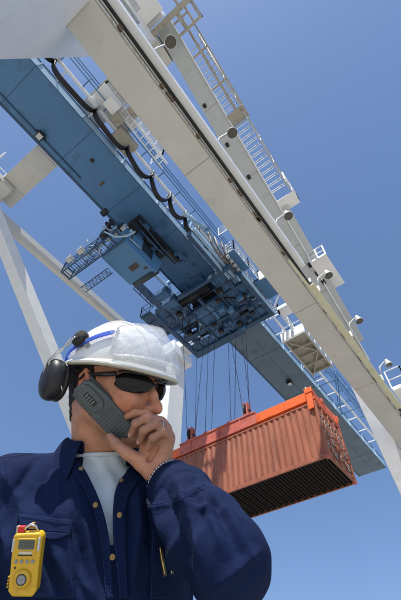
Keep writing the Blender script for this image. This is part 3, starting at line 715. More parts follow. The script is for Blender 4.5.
# frames --------------------------------------------------------------
def frame_head():
    a, y, p, rl = rad(24), rad(27), rad(7), rad(0)
    up = np.array([0, math.cos(a), -math.sin(a)]); T_ = np.array([0, math.sin(a), math.cos(a)]); R_ = np.array([1., 0, 0])
    f = R_*math.cos(y)+T_*math.sin(y); s_ = T_*math.cos(y)-R_*math.sin(y)
    f2 = f*math.cos(p)-up*math.sin(p); u2 = up*math.cos(p)+f*math.sin(p)
    return f2, s_, u2
HF, HS, HU = frame_head(); HO = cp(115, 387, .88); HR = np.array([HF, HS, HU])
def H(x, y, z): return HO+HF*x+HS*y+HU*z
ut = nrm([-.12, .766, -.643]); Tt = nrm(np.array([0, .643, .766])); Tt = nrm(Tt-ut*(Tt@ut)); Rt = np.cross(ut, Tt)
yw = rad(14); TF = Tt*math.cos(yw)+Rt*math.sin(yw); TL = Rt*math.cos(yw)-Tt*math.sin(yw); TU = ut
NB = cp(103, 466, .865); TR = np.array([TL, TF, TU])
def B(a, b, c): return NB+TL*a+TF*b+TU*c
DOWN = np.array([0, -.6, .8])

M['skin'] = mat('skin', (.60,.285,.17), .46, var=.16, scale=45, dirt=(.42,.15,.085), dirt_amt=.32, dirt_scale=30, bump=.22, bscale=420, sss=.08, spec=.45, dirt_lo=.42, dirt_hi=.75)
M['nail'] = mat('fingernail', (.62,.36,.27), .25, var=.05, spec=.6)
M['hair'] = mat('dark_hair', (.030,.018,.011), .6, var=.6, scale=90, stretch=(1,1,.25), bump=.9, bscale=330)
def cloth_mat(name, col, var=.18):
    m = mat(name, col, .9, var=var, scale=7, spec=.15, dirt=tuple(min(1, c*1.7+.003) for c in col), dirt_amt=.25, dirt_scale=30)
    N = m.node_tree.nodes; L = m.node_tree.links; b = N['Principled BSDF']; tc = N.new('ShaderNodeTexCoord')
    b.inputs['Sheen Weight'].default_value = .0; b.inputs['Sheen Roughness'].default_value = .4
    w1 = N.new('ShaderNodeTexNoise'); w1.inputs['Scale'].default_value = 420; w1.inputs['Detail'].default_value = 2
    n = N.new('ShaderNodeTexNoise'); n.inputs['Scale'].default_value = 26; n.inputs['Detail'].default_value = 5
    L.new(tc.outputs['Object'], w1.inputs['Vector']); L.new(tc.outputs['Object'], n.inputs['Vector'])
    b1 = N.new('ShaderNodeBump'); b1.inputs['Strength'].default_value = .25; b1.inputs['Distance'].default_value = .0012
    b2 = N.new('ShaderNodeBump'); b2.inputs['Strength'].default_value = .4; b2.inputs['Distance'].default_value = .01
    L.new(w1.outputs[0], b1.inputs['Height']); L.new(n.outputs[0], b2.inputs['Height']); L.new(b2.outputs[0], b1.inputs['Normal']); L.new(b1.outputs[0], b.inputs['Normal'])
    return m
M['navy'] = cloth_mat('navy_work_cotton', (.0060,.0140,.050))
M['navy_dark'] = cloth_mat('navy_trouser_cotton', (.007,.011,.045))
M['stitch'] = cloth_mat('navy_stitching', (.022,.033,.12))
M['tshirt'] = cloth_mat('white_jersey', (.60,.68,.72), .03)
M['brass'] = mat('brass', (.30,.20,.09), .45, .9, var=.25, scale=60)
M['boot'] = mat('black_leather', (.02,.018,.016), .5, var=.3)
M['silver'] = mat('silver_chain', (.6,.6,.58), .25, 1., var=.15, scale=80)
M['helmet'] = mat('white_helmet_plastic', (.80,.80,.78), .28, var=.03, scale=8, dirt=(.5,.47,.4), dirt_amt=.35, dirt_scale=14, dirt_lo=.6, dirt_hi=.8, coat=.3, bump=.04, bscale=18)
M['brim_under'] = mat('helmet_lining', (.50,.47,.36), .6, var=.08, scale=20)
M['black_plastic'] = mat('black_plastic', (.016,.016,.017), .42, var=.25, scale=30, bump=.1, bscale=120)
M['black_foam'] = mat('black_foam', (.018,.017,.017), .8, var=.3, scale=60, bump=.3, bscale=200)
M['blue_strap'] = mat('blue_elastic', (.012,.075,.50), .7, var=.12, scale=60, bump=.3, bscale=300)
M['clear'] = mat('clear_goggle_plastic', (.86,.88,.90), .10, var=.02, alpha=.24, spec=.9, bump=.9, bscale=30)
M['dark_lens'] = mat('dark_lens', (.004,.004,.005), .04, var=.2, spec=.35)
M['phone_grey'] = mat('phone_grey_plastic', (.080,.094,.100), .5, var=.10, scale=40)
M['phone_dark'] = mat('phone_dark_plastic', (.045,.054,.06), .5, var=.15, scale=40)
M['gas_yellow'] = mat('yellow_plastic', (.72,.43,.015), .38, var=.08, scale=30, dirt=(.30,.20,.03), dirt_amt=.4, dirt_scale=45, coat=.15)
M['lcd'] = mat('grey_display', (.095,.115,.085), .2, var=.12, scale=20)
M['grey_btn'] = mat('grey_button', (.30,.31,.30), .5, var=.1)
M['red_plastic'] = mat('red_plastic', (.6,.02,.015), .4, var=.1)
M['pen_gold'] = mat('gold_pen', (.6,.42,.14), .25, 1., var=.15, scale=40)

man_foot = wv(NB+DOWN*1.58); man_foot.z = 0
man = thing('person', man_foot, 'man in navy work clothes holding a phone to his ear in front of the crane', 'person')

# ---- body (one continuous mesh)
EL = cp(226, 559, .585); WR = cp(167, 481, .748); SH = B(.172, -.015, -.075); SHR = B(-.175, -.01, -.045)
F = Field([-.48, -.64, -1.05], [.16, .04, -.50], .0023)
F.ell(H(-.012,0,.032), HR, (.100,.078,.098), .02)
F.ell(H(.030,0,-.030), HR, (.064,.060,.078), .03)
F.ell(H(.045,0,.045), HR, (.050,.062,.045), .02)
for s_ in (-1, 1):
    F.cap(H(-.005,.058*s_,-.055), H(.062,.022*s_,-.100), .017, .015, .022)
    F.cap(H(-.008,.062*s_,-.012), H(-.005,.058*s_,-.055), .016, .017, .02)
    F.ell(H(.066,.040*s_,-.026), HR, (.024,.024,.020), .018)
    F.cap(H(.083,.018*s_,.016), H(.066,.050*s_,.014), .011, .010, .012)
    F.ell(H(.082,.031*s_,-.002), HR, (.016,.019,.012), .008, 'sub')
    F.ell(H(.071,.031*s_,-.001), HR, (.0125,.0145,.0115), .003)
    F.cap(H(.074,.020*s_,-.008), H(.070,.042*s_,-.007), .0045, .004, .004)
    F.ell(H(.105,.0125*s_,-.044), HR, (.012,.0085,.0085), .006)
    F.ell(H(.109,.0075*s_,-.053), HR, (.006,.0035,.004), .002, 'sub')
F.chain([H(.090,0,.010),H(.104,0,-.014),H(.117,0,-.036),H(.119,0,-.042)], [.0080,.0080,.0088,.0100], .009)
F.cap(H(.104,0,-.050), H(.101,0,-.058), .006, .006, .006)
F.ell(H(.094,0,-.064), HR, (.013,.024,.0075), .006); F.ell(H(.092,0,-.0765), HR, (.0125,.021,.008), .005)
F.cap(H(.104,-.020,-.0702), H(.106,.020,-.0702), .0016, .0016, .003, 'sub')
F.ell(H(.080,0,-.102), HR, (.020,.022,.017), .016)
for s_ in (-1, 1):                                      # ears
    c = H(-.014,.079*s_,-.010); ax = np.array([nrm(HF*1+HS*.35*s_), nrm(HS*s_-HF*.35), HU])
    F.ell(c, ax, (.017,.007,.031), .006); F.ell(c+ax[1]*.006+HU*.003, ax, (.010,.006,.018), .004, 'sub'); F.ell(H(-.006,.079*s_,-.036), HR, (.009,.006,.010), .004)
    F.chain([c+ax[0]*.010+HU*.016+ax[1]*.003, c+HU*.030+ax[1]*.003, c-ax[0]*.014+HU*.018+ax[1]*.005, c-ax[0]*.013-HU*.010+ax[1]*.004], [.0035,.004,.004,.003], .003)
F.cap(H(-.030,0,-.050), B(0,-.015,-.01), .058, .062, .025)
F.cap(H(-.045,0,-.03), B(0,-.03,.01), .045, .052, .025)
F.cap(H(.055,0,-.098), H(.0,0,-.10), .018, .03, .02)
F.cap(B(-.05,-.03,-.02), SHR, .05, .05, .04); F.cap(B(.05,-.03,-.02), SH, .05, .05, .04)
F.ell(B(0,-.01,-.17), TR, (.150,.092,.17), .04)
F.cap(SHR, B(-.26,-.0,-.30), .05, .042, .03)
F.cap(SH, EL, .048, .040, .03); F.cap(EL, WR, .036, .027, .02)
# the hand: palm, thumb, four fingers closed on the lower end of the phone
mc = {'i': cp(155,421,.785), 'm': cp(161,422.5,.776), 'r': cp(166,429,.770), 'p': cp(169.5,438,.766)}
F.cap(WR, cp(162,468,.758), .0262, .0235, .012)
for k_, f_ in (('i', .0), ('m', .25), ('r', .6), ('p', 1.)):
    F.cap(cp(153+8*f_, 470-1*f_, .760), mc[k_], .0150, .0118, .009)
F.ell(cp(151,451,.772), np.eye(3), (.024,.032,.013), .012)
def finger(pts, rs):
    F.chain(pts, rs, .0022)
    for p_, r_ in zip(pts[1:-1], rs[1:-1]): F.ell(p_, np.eye(3), (r_*1.05,)*3, .003)
finger([mc['i'], cp(146,413.5,.778), cp(135,413,.782), cp(127,416.5,.784)], [.0090,.0080,.0074,.0064])
finger([mc['m'], cp(147,418,.760), cp(135.5,423.5,.757), cp(131.5,434,.768)], [.0096,.0086,.0078,.0068])
finger([mc['r'], cp(155,423.5,.752), cp(143.5,430.5,.747), cp(140,441,.758)], [.0096,.0086,.0078,.0068])
finger([mc['p'], cp(162.5,431.5,.750), cp(152.5,438,.745), cp(148,448,.752)], [.0090,.0079,.0072,.0062])
F.cap(cp(156,474,.756), cp(142,463,.757), .0190, .0150, .012)
F.chain([cp(142,463,.757), cp(127,453,.756), cp(116,444,.763), cp(110,437,.768)], [.0150,.0108,.0098,.0078], .005)
F.cap(cp(149,461,.752), cp(157,447,.756), .004, .003, .008, 'sub')
co, fa = F.mesh()
lowf = Field([-.50, -1.95, -.75], [.35, -.45, 1.0], .009)
PEL = B(0, 0, -.54)
lowf.ell(B(0,0,-.30), TR, (.135,.095,.2), .05); lowf.ell(PEL, TR, (.15,.10,.11), .05)
HIPS = []
for s_ in (-1, 1):
    h_ = PEL+TL*.085*s_-TU*.02; kn = h_+DOWN*.43+TF*.02+TL*.02*s_; an = h_+DOWN*.86+TL*.03*s_; HIPS.append((h_, kn, an))
co2, fa2 = lowf.mesh()
lb = MB()
def leg_loops(off, rs):
    out = []
    for h_, kn, an in HIPS: out.append(([wv(h_+DOWN*-.06), wv(h_+DOWN*.12), wv(kn), wv(kn+(an-kn)*.35), wv(an)], [r+off for r in rs]))
    return out
n0 = len(co); allc = np.vstack([co, co2]); allf = fa+[tuple(i+n0 for i in f) for f in fa2]
wc = to_world(allc); legm = bmesh.new(); tb = MB()
for pts, rs in leg_loops(0, [.08,.082,.055,.056,.038]): tb.tube(pts, rs, 14)
lm = bpy.data.meshes.new('tmp'); tb.bm.to_mesh(lm); n1 = len(wc)
wc = np.vstack([wc, np.array([v.co[:] for v in lm.vertices])]); allf += [tuple(i+n1 for i in p.vertices) for p in lm.polygons]
body = mesh_obj('body', wc, allf, 'skin', man)
skin_co = np.vstack([allc, np.full((len(wc)-len(allc), 3), 9.)]); hl = (skin_co-HO)@HR.T
def blob(c, r): return np.exp(-((hl[:,0]-c[0])**2+(hl[:,1]-c[1])**2+(hl[:,2]-c[2])**2)/r**2)
red = .9*blob((.118,0,-.045), .017)+.5*(blob((.07,.05,-.03), .026)+blob((.07,-.05,-.03), .026))+.9*(blob((-.014,.082,-.01), .03)+blob((-.014,-.082,-.01), .03))+1.0*blob((.098,0,-.071), .017)+.4*blob((.07,0,.045), .04)
for q_ in (cp(110,437,.768), cp(127,415,.784), cp(132,434,.768), cp(141.5,441,.758), cp(149,416,.760), cp(158.5,421.5,.752), cp(167.5,430,.750), mc['m'], mc['r'], mc['p']): red += .3*np.exp(-((skin_co-q_)**2).sum(1)/.010**2)
beard = np.clip((-.052-hl[:,2])/.02, 0, 1)*np.clip((.135+hl[:,2])/.03, 0, 1)*np.clip((hl[:,0]+.01)/.03, 0, 1)*(np.abs(hl[:,1]) < .09)*(hl[:,0] < .2)*(1-blob((.098,0,-.071), .018))
colr = np.ones((len(skin_co), 4)); red = np.clip(red, 0, 1)[:,None]
colr[:,:3] = (1-red)*np.array([1,1,1])+red*np.array([1.0,.66,.62]); colr[:,:3] *= 1-(beard*.3)[:,None]*np.array([1.,.85,.72])
ca = body.data.color_attributes.new('tone', 'FLOAT_COLOR', 'POINT'); ca.data.foreach_set('color', colr.astype(np.float32).ravel())
N_ = M['skin'].node_tree.nodes; L_2 = M['skin'].node_tree.links; bs = N_['Principled BSDF']; src = bs.inputs['Base Color'].links[0].from_socket
at = N_.new('ShaderNodeVertexColor'); at.layer_name = 'tone'; mx_ = N_.new('ShaderNodeMix'); mx_.data_type = 'RGBA'; mx_.blend_type = 'MULTIPLY'; mx_.inputs[0].default_value = 1
L_2.new(src, mx_.inputs[6]); L_2.new(at.outputs[0], mx_.inputs[7]); L_2.new(mx_.outputs[2], bs.inputs['Base Color'])
md = body.modifiers.new('smooth', 'SMOOTH'); md.factor = .5; md.iterations = 2

# fingernails
for a, b_, u_ in ((cp(110,437,.768), cp(116,444,.763), (-.25,.45,.85)), (cp(131.5,434,.768), cp(135.5,423.5,.757), (-.75,-.1,.65)), (cp(140,441,.758), cp(143.5,430.5,.747), (-.75,-.1,.65))):
    d_ = nrm(a-b_); n_ = nrm(np.array(u_)-d_*(np.array(u_)@d_)); s2 = np.cross(d_, n_); rr = .0066; nc_, nf_ = [], []
    for i in range(6):
        for k_ in range(7):
            q = (k_/6-.5)*1.5; w_ = 1-.25*(i/5)**4; nc_.append(wv(a+d_*(-.0035+.0018*i)+n_*(math.cos(q*w_)*(rr+.0006)-.0012*(i/5)**2)+s2*math.sin(q*w_)*(rr+.0004))[:])
    for i in range(5):
        for k_ in range(6): z0 = i*7+k_; nf_.append((z0, z0+1, z0+8, z0+7))
    mesh_obj('fingernail', nc_, nf_, 'nail', man, solid=.0006)
# hair
hf = Field(HO-.13, HO+.13, .0028)
hf.ell(H(-.014,0,.032), HR, (.103,.0815,.100), .01)
hf.cap(H(-.045,0,-.03), H(-.043,0,-.075), .056, .0505, .02)
for s_ in (-1, 1): hf.cap(H(.012,.071*s_,.03), H(.010,.0705*s_,-.010), .010, .007, .01)
hf.cut(H(.008,0,0), HF*.96+HU*.25); hf.cut(H(-.05,0,-.062), -HU*.9+HF*.5)
hco, hfa = hf.mesh(); hn = vnormals(hco, hfa)
hloc = (hco-HO)@HR.T; 
hw_ = lambda f_, n_, sd: sum(np.sin(hco@(np.random.RandomState(sd+q).normal(size=3)*f_)+q) for q in range(n_))/math.sqrt(n_)
hco = hco+hn*(.0010*hw_(420, 6, 40)+.0008*hw_(800, 6, 60))[:,None]
mesh_obj('hair', to_world(hco), hfa, 'hair', man)

# ---- clothes
def torso_field(f, off):
    f.ell(B(0,.004,-.17), TR, (.162+off,.098+off,.175+off), .05)
    f.cap(B(-.055,-.028,-.028), SHR, .050+off, .056+off, .05); f.cap(B(.055,-.028,-.028), SH, .050+off, .056+off, .05)
    f.ell(B(0,.01,-.36), TR, (.150+off,.105+off,.2), .06)
    f.ell(B(-.075,.055,-.15), TR, (.07+off,.035+off,.07), .05); f.ell(B(.075,.055,-.15), TR, (.07+off,.035+off,.07), .05)
tf = Field([-.47,-.70,-1.05], [.12,-.24,-.45], .0042); torso_field(tf, .001)
tf.cap(B(0,-.015,-.03), B(0,.026,.060), .074, .072, .012); tf.cut(B(0,.0,.020), nrm(TU*.93+TF*.30))
tco, tfa = tf.mesh()
tl_ = (tco-NB)@TR.T; tn = vnormals(tco, tfa)
tco = tco+tn*(.0022*np.sin(tl_[:,0:1]*150+tl_[:,2:3]*90+2*np.sin(tl_[:,2:3]*40)))
ts = mesh_obj('t_shirt', to_world(tco), tfa, 'tshirt', man)
# ribbed neckband
nk = nrm(TU*.93+TF*.30); nf = nrm(TF-nk*(TF@nk)); m = MB(); ring = [wv(B(0,.006,.020)+TL*(.0722*math.sin(a))+nf*(.0722*math.cos(a))) for a in np.linspace(0, 2*math.pi, 48, endpoint=False)]
m.tube(ring, .0048, 8, closed=True); m.build('neckband', M['tshirt'], ts)

sf = Field([-.62,-1.06,-1.06], [.26,-.24,-.22], .0036); torso_field(sf, .016)
sf.ell(B(0,.012,-.50), TR, (.165,.125,.14), .05)
RA = [SHR, B(-.225,.0,-.17), B(-.25,.02,-.34), B(-.21,.10,-.52)]
sf.chain(RA, [.068,.068,.060,.050], .03)
W2 = WR+nrm(EL-WR)*.012
FA = [EL, EL+(W2-EL)*.35+cp(CX,CY-4,.0)*0, EL+(W2-EL)*.68, W2]
sf.cap(SH, EL, .056, .060, .02)
sf.chain([EL, EL+(W2-EL)*.33, EL+(W2-EL)*.66, EL+(W2-EL)*.86, W2], [.064,.064,.053,.045,.042], .012)
sf.cut(W2, nrm(W2-EL))if False else None
sco, sfa = sf.mesh()
sn = vnormals(sco, sfa)
spx = CX+FPX*sco[:,0]/-sco[:,2]; spy = CY-FPX*sco[:,1]/-sco[:,2]
def seg_dist(px, py, pl):
    best = np.full(len(px), 1e9); tt = np.zeros(len(px)); tot = len(pl)-1
    for i in range(tot):
        a = np.array(pl[i], float); b = np.array(pl[i+1], float); ba = b-a; L_ = ba@ba
        t = np.clip(((px-a[0])*ba[0]+(py-a[1])*ba[1])/L_, 0, 1); d = np.hypot(px-a[0]-t*ba[0], py-a[1]-t*ba[1])
        k = d < best; best[k] = d[k]; tt[k] = (i+t[k])/tot
    return best, tt
FK = 2.1; disp = np.zeros(len(sco)); front = sn[:,2] > .05
# (polyline over the cloth, half width, height in mm): the folds one sees in the jacket
FOLDS = [([(184,470),(205,500),(222,545)],5,5),([(176,480),(192,515),(205,560),(212,600)],5,5),([(165,490),(176,520),(185,560),(190,598)],6,-6),([(196,485),(222,515),(240,560)],5,-4.5),
 ([(206,488),(232,520),(252,560)],4,4),([(152,500),(160,520),(166,540)],4,4),([(187,500),(180,530),(172,560),(168,600)],5,4.5),([(150,508),(172,503),(195,492),(212,486)],2.2,2.6),([(214,590),(236,570),(262,548)],6,4),
 ([(172,498),(200,510),(228,512),(248,522)],3.5,3),([(205,600),(198,570),(202,540),(212,512)],4,4),
 ([(60,440),(48,475),(30,512)],6,-4.5),([(66,445),(60,480),(57,520)],5,4),([(70,455),(76,490),(88,540),(94,598)],5,3.5),([(0,470),(18,500),(22,515)],6,4),([(40,455),(22,480),(4,505)],6,-4),([(50,540),(62,570),(80,600)],6,4.5),
 ([(46,556),(58,580),(66,600)],5,-4),([(72,520),(80,552),(78,598)],5,-4),([(135,480),(140,520),(134,560),(128,600)],6,5),([(146,478),(150,520),(152,560)],4,-4),([(128,500),(132,540),(126,590)],4,-3),
 ([(88,480),(98,530),(104,585)],4,-2.6),([(0,520),(8,545),(6,580)],5,4),([(72,560),(84,585),(96,600)],5,3.5),([(20,450),(40,452),(60,446)],4,3)]
for pl, wd_, h_ in FOLDS:
    d, t = seg_dist(spx, spy, pl); disp += np.where(front, FK*h_*.001*(np.exp(-(d/(wd_*.9))**1.15)-.16*np.exp(-((d-wd_*1.9)/wd_)**2))*np.sin(np.pi*np.clip(t*.9+.08, 0, 1))**.6, 0)
rng = np.random.RandomState(5)
def wob(c, freq, n, seed):
    r = np.random.RandomState(seed); o = np.zeros(len(c))
    for i in range(n): k = r.normal(size=3)*freq; o += np.sin(c@k+r.rand()*6.28)
    return o/math.sqrt(n)
warp = sco+np.stack([wob(sco, 14, 4, 11), wob(sco, 14, 4, 12), wob(sco, 14, 4, 13)], 1)*.012
tl3 = (warp-NB)@TR.T*np.array([1, .6, .32]); ax_f = nrm(W2-EL); fa3 = (warp-EL); fa3 = fa3-np.outer(fa3@ax_f, ax_f)*.55
insl = np.clip((spx-150)/25, 0, 1)
rid = lambda v: (1-np.minimum(np.abs(v), 1.)**.8*1.1)
disp += (1-insl)*.0030*rid(wob(tl3, 42, 3, 21))+insl*.0024*rid(wob(fa3, 26, 3, 22))+.0005*wob(warp, 90, 5, 23)
neckz = ((sco-NB)@TU); disp *= np.clip(1-(neckz+.02)/.05, .2, 1)
# gather the cuff
dcuff = (sco-W2)@nrm(EL-W2); k = (dcuff > .035) & (dcuff < .05) & (np.linalg.norm(sco-W2, axis=1) < .1); disp[k] -= .003
disp = np.maximum(disp, -.0065); sco = sco+sn*disp[:,None]
spx = CX+FPX*sco[:,0]/-sco[:,2]; spy = CY-FPX*sco[:,1]/-sco[:,2]
VP = [(66,446),(80,462),(93,484),(104,513),(111,545),(113,530),(113.5,500),(118,484),(131,462),(120,440),(90,436)]
def inpoly(px, py, P_):
    r = np.zeros(len(px), bool); n = len(P_)
    for i in range(n):
        x1_, y1_ = P_[i]; x2_, y2_ = P_[(i+1) % n]
        c = ((y1_ > py) != (y2_ > py)); xx = (x2_-x1_)*(py-y1_)/((y2_-y1_) or 1e-9)+x1_; r ^= c & (px < xx)
    return r
bloc = (sco-NB)@TR.T
cutv = inpoly(spx, spy, VP) & (bloc[:,1] > -.01) & (sn[:,2] > -.2) & (bloc[:,2] > -.3) & (bloc[:,0] < .07)
cutv |= (bloc[:,2] > -.012+.0*bloc[:,0]) & (np.hypot(bloc[:,0], bloc[:,1]+.015) < .078)
_ax = nrm(WR-EL); _al = (sco-W2)@_ax; wcap = (_al > .004) & (_al < .07) & (np.linalg.norm((sco-W2)-np.outer(_al, _ax), axis=1) < .052) & (sco[:,2] > -.80) & ((spx > 149.5) | ((spx > 147) & (sco[:,2] > -.748)))
cutv |= wcap
keep = [f for f in sfa if not any(cutv[i] for i in f)]
used = np.unique(np.array([i for f in keep for i in f])); remap = -np.ones(len(sco), int); remap[used] = np.arange(len(used))
scw = to_world(sco)
jacket = mesh_obj('work_jacket', scw[used], [tuple(remap[i] for i in f) for f in keep], 'navy', man, solid=.0028)
md = jacket.modifiers.new('smooth', 'SMOOTH'); md.factor = .5; md.iterations = 1
jacket.modifiers.move(1, 0)
bv = BVHTree.FromPolygons([Vector(v) for v in scw.tolist()], [list(f) for f in sfa])
CAMV = Vector(CAM.tolist())
t2 = Field([-.47,-1.0,-1.06], [.16,-.28,-.30], .006); torso_field(t2, .018); t2.ell(B(0,.012,-.50), TR, (.165,.125,.14), .05)
t2c, t2f = t2.mesh(); bv2 = BVHTree.FromPolygons([Vector(v) for v in to_world(t2c).tolist()], [list(f) for f in t2f])
USE2 = [False]
def on_cloth(px, py, off=.0):
    d = wd(nrm(cp(px, py, 1.))); h = (bv2 if USE2[0] else bv).ray_cast(CAMV, d)
    return (h[0]-d*off, h[1]) if h[0] is not None else (None, None)
def catmull(pts, n):
    P_ = [np.array(p, float) for p in pts]; P_ = [2*P_[0]-P_[1]]+P_+[2*P_[-1]-P_[-2]]; out = []
    m_ = len(P_)-3
    for k in range(n):
        u = k/(n-1)*m_; i = min(int(u), m_-1); t = u-i; a, b, c, d = P_[i:i+4]
        out.append(.5*((2*b)+(c-a)*t+(2*a-5*b+4*c-d)*t*t+(3*b-a-3*c+d)*t**3))
    return out
def drape(name, left, right, m_, off, thick, parent, n=40, w_=7, edge=True):
    """patch of cloth lying on the jacket between two lines"""
    A = catmull(left, n); B_ = catmull(right, n); co_, fa_ = [], []
    for i in range(n):
        for j in range(w_):
            t = j/(w_-1); q = A[i]*(1-t)+B_[i]*t
            p_, nn = on_cloth(q[0], q[1], off)
            co_.append(p_)
    good = [c for c in co_ if c is not None]; last = good[0]
    for i_, c in enumerate(co_):
        if c is None: co_[i_] = last
        else: last = c
    for i in range(n-1):
        for j in range(w_-1): a = i*w_+j; fa_.append((a, a+1, a+w_+1, a+w_))
    o = mesh_obj(name, [c[:] for c in co_], fa_, m_, parent, solid=thick, off=0)
    return o
def seam(pts, r=.00055, n=64, m_='stitch', parent=None, off=.0032):
    """a line of stitches"""
    A = catmull(pts, n); mb = MB(); q = [on_cloth(a[0], a[1], off)[0] for a in A]; q = [x for x in q if x is not None]
    pt, rr = [], []
    for i in range(0, len(q)-1): pt += [q[i], q[i].lerp(q[i+1], .1), q[i].lerp(q[i+1], .62), q[i].lerp(q[i+1], .7)]; rr += [r*.25, r, r, r*.25]
    mb.tube(pt, rr, 5)
    return mb.build('stitching', M[m_], parent or jacket)
drape('placket', [(66,448),(80,463),(93,485),(104,514),(110,545),(112,572),(114,599)], [(57,452),(72,470),(84,490),(95,516),(101,545),(104,572),(107,599)], 'navy', .003, .003, jacket, 70)
drape('placket', [(128,470),(117.5,485),(113.5,502),(113,530),(114.5,550),(117,575),(119,599)], [(143,476),(131,492),(126.5,508),(126,530),(126,550),(127,575),(129,599)], 'navy', .0045, .003, jacket, 70)
seam([(70,455),(82,470),(92,488),(102,516),(108,546),(111,598)], off=.0075); seam([(60,455),(74,473),(86,492),(96,516),(102,546),(106,598)], off=.0075)
seam([(140,477),(129,492),(124.5,508),(124,530),(124.5,560),(126,598)], off=.009); seam([(129,473),(119.5,487),(115.5,503),(115,530),(117,560),(121,598)], off=.009)
def button(px, py):
    p_, nn = on_cloth(px, py, .006)
    if p_ is None: return
    nn = (nn-wd(np.array([0,0,-1.]))*.5).normalized() if nn.dot(p_-CAMV) < 0 else -nn
    m = MB(); m.lathe(p_, nn, [(-.002,.0040),(.0,.0050),(.0012,.0048),(.0015,.0038),(.0008,.0026),(.0016,.0010)], 18); m.build('button', M['brass'], jacket)
for b_ in ((68,450),(81,469),(95.5,505),(121,481),(119.5,515),(112.5,557)): button(*b_)
# pockets
drape('pocket', [(21,522),(22,560),(25,599)], [(71,524),(73,562),(76,599)], 'navy', .003, .0035, jacket, 30, 24)
drape('pocket_flap', [(18,514),(19,522),(20,530)], [(71,520),(72,528),(71,534)], 'navy', .0065, .003, jacket, 8, 30)
drape('pocket_flap', [(20,530),(38,536),(50,540)], [(71,534),(62,538),(50,540.2)], 'navy', .0065, .003, jacket, 8, 20)
seam([(21,528),(37,533.5),(50,537.5),(60,536),(69,532.5)], off=.0095); seam([(21,517),(45,520),(69,523)], off=.0095); seam([(69,535),(70.5,565),(73,598)], off=.0065); seam([(67.5,537),(69,565),(71,598)], off=.0065)
USE2[0] = True
drape('pocket', [(152,528),(151,560),(150,599)], [(183,528),(182,560),(181,599)], 'navy', .003, .0035, jacket, 30, 16)
seam([(153,531),(152.5,560),(151.5,598)], off=.0065); seam([(155,531),(154.5,560),(153.5,598)], off=.0065); seam([(153,530),(168,529),(182,530)], off=.0065)
USE2[0] = False
seam([(3,452),(10,490),(12,520),(8,560)], off=.003); seam([(148,505),(170,500),(190,491),(206,484)], off=.003); seam([(0,458),(30,454),(58,448)], off=.003); seam([(147,508),(170,503),(190,494),(207,487)], off=.003)
# collar
n_a, rows = 60, None; cco, cfa = [], []
prof = [(.078,-.012),(.0745,.018),(.0720,.043),(.0735,.054),(.0820,.055),(.101,.030),(.117,.002)]
for i in range(n_a):
    t = i/(n_a-1); th = rad(34+t*292); open_ = max(0, 1-min(t, 1-t)*6)
    for j, (r_, c_) in enumerate(prof):
        cz = c_-.016*math.cos(th)-.022*open_*(.3+j/6)+.002*math.sin(th*5+j); rr = r_+.003*math.sin(th*3+1)*(j/6)+.010*open_*(j/6)
        cco.append(wv(B(rr*math.sin(th), -.010+.52*max(c_,0)+rr*math.cos(th)*.96, cz-(.018*open_ if j > 4 else 0)))[:])
W_ = len(prof)
for i in range(n_a-1):
    for j in range(W_-1): a = i*W_+j; cfa.append((a, a+1, a+W_+1, a+W_))
mesh_obj('collar', cco, cfa, 'navy', jacket, solid=.0035, sub=2, off=0)
# cuff
m_ax = nrm(WR-EL); u1 = nrm(np.cross(m_ax, [0,0,1.])); u2 = np.cross(m_ax, u1); cco, cfa = [], []; nc = 40
for i in range(9):
    for k_ in range(nc):
        a = 2*math.pi*k_/nc; t = -.034+i*.0055; r_ = .0445+.0012*math.sin(3*a+1)+(.0012 if i in (1,7) else 0)-(.006 if i == 8 else 0)
        cco.append(wv(W2+m_ax*t+u1*math.cos(a)*r_+u2*math.sin(a)*r_*.92)[:])
for i in range(8):
    for k_ in range(nc): cfa.append((i*nc+k_, i*nc+(k_+1) % nc, (i+1)*nc+(k_+1) % nc, (i+1)*nc+k_))
cuff = mesh_obj('cuff', cco, cfa, 'navy', jacket, solid=.004, sub=1, off=0)
pb_ = wv(W2-m_ax*.018+nrm(-u1*.2+np.array([-.55,.1,.9]))*.046)
m = MB(); m.lathe(pb_, wd(nrm(np.array([-.55,.1,.9]))), [(-.002,.005),(0,.0062),(.0014,.006),(.0018,.004)], 16); m.build('button', M['brass'], cuff)
# trousers, boots
tr_ = MB()
for pts, rs in leg_loops(.022, [.085,.086,.066,.07,.072]): tr_.tube(pts, rs, 20)
tr_.tube([wv(B(0,0,-.44)), wv(B(0,0,-.52)), wv(B(0,0,-.60)), wv(B(0,0,-.66))], [.155,.165,.15,.08], 24)
tr_.build('trousers', M['navy_dark'], man, smooth=True)
for h_, kn, an in HIPS:
    a_ = wv(an); fdir = wd(TF); fdir.z = 0; fdir.normalize(); m = MB()
    m.tube([a_+Vector((0,0,.10)), Vector((a_.x,a_.y,.10)), Vector((a_.x,a_.y,.045))+fdir*.02], [.058,.056,.052], 16)
    m.tube([Vector((a_.x,a_.y,.05))-fdir*.06, Vector((a_.x,a_.y,.055))+fdir*.04, Vector((a_.x,a_.y,.05))+fdir*.14, Vector((a_.x,a_.y,.04))+fdir*.20], [.04,.05,.05,.035], 14)
    m.build('boot', M['boot'], man, smooth=True)
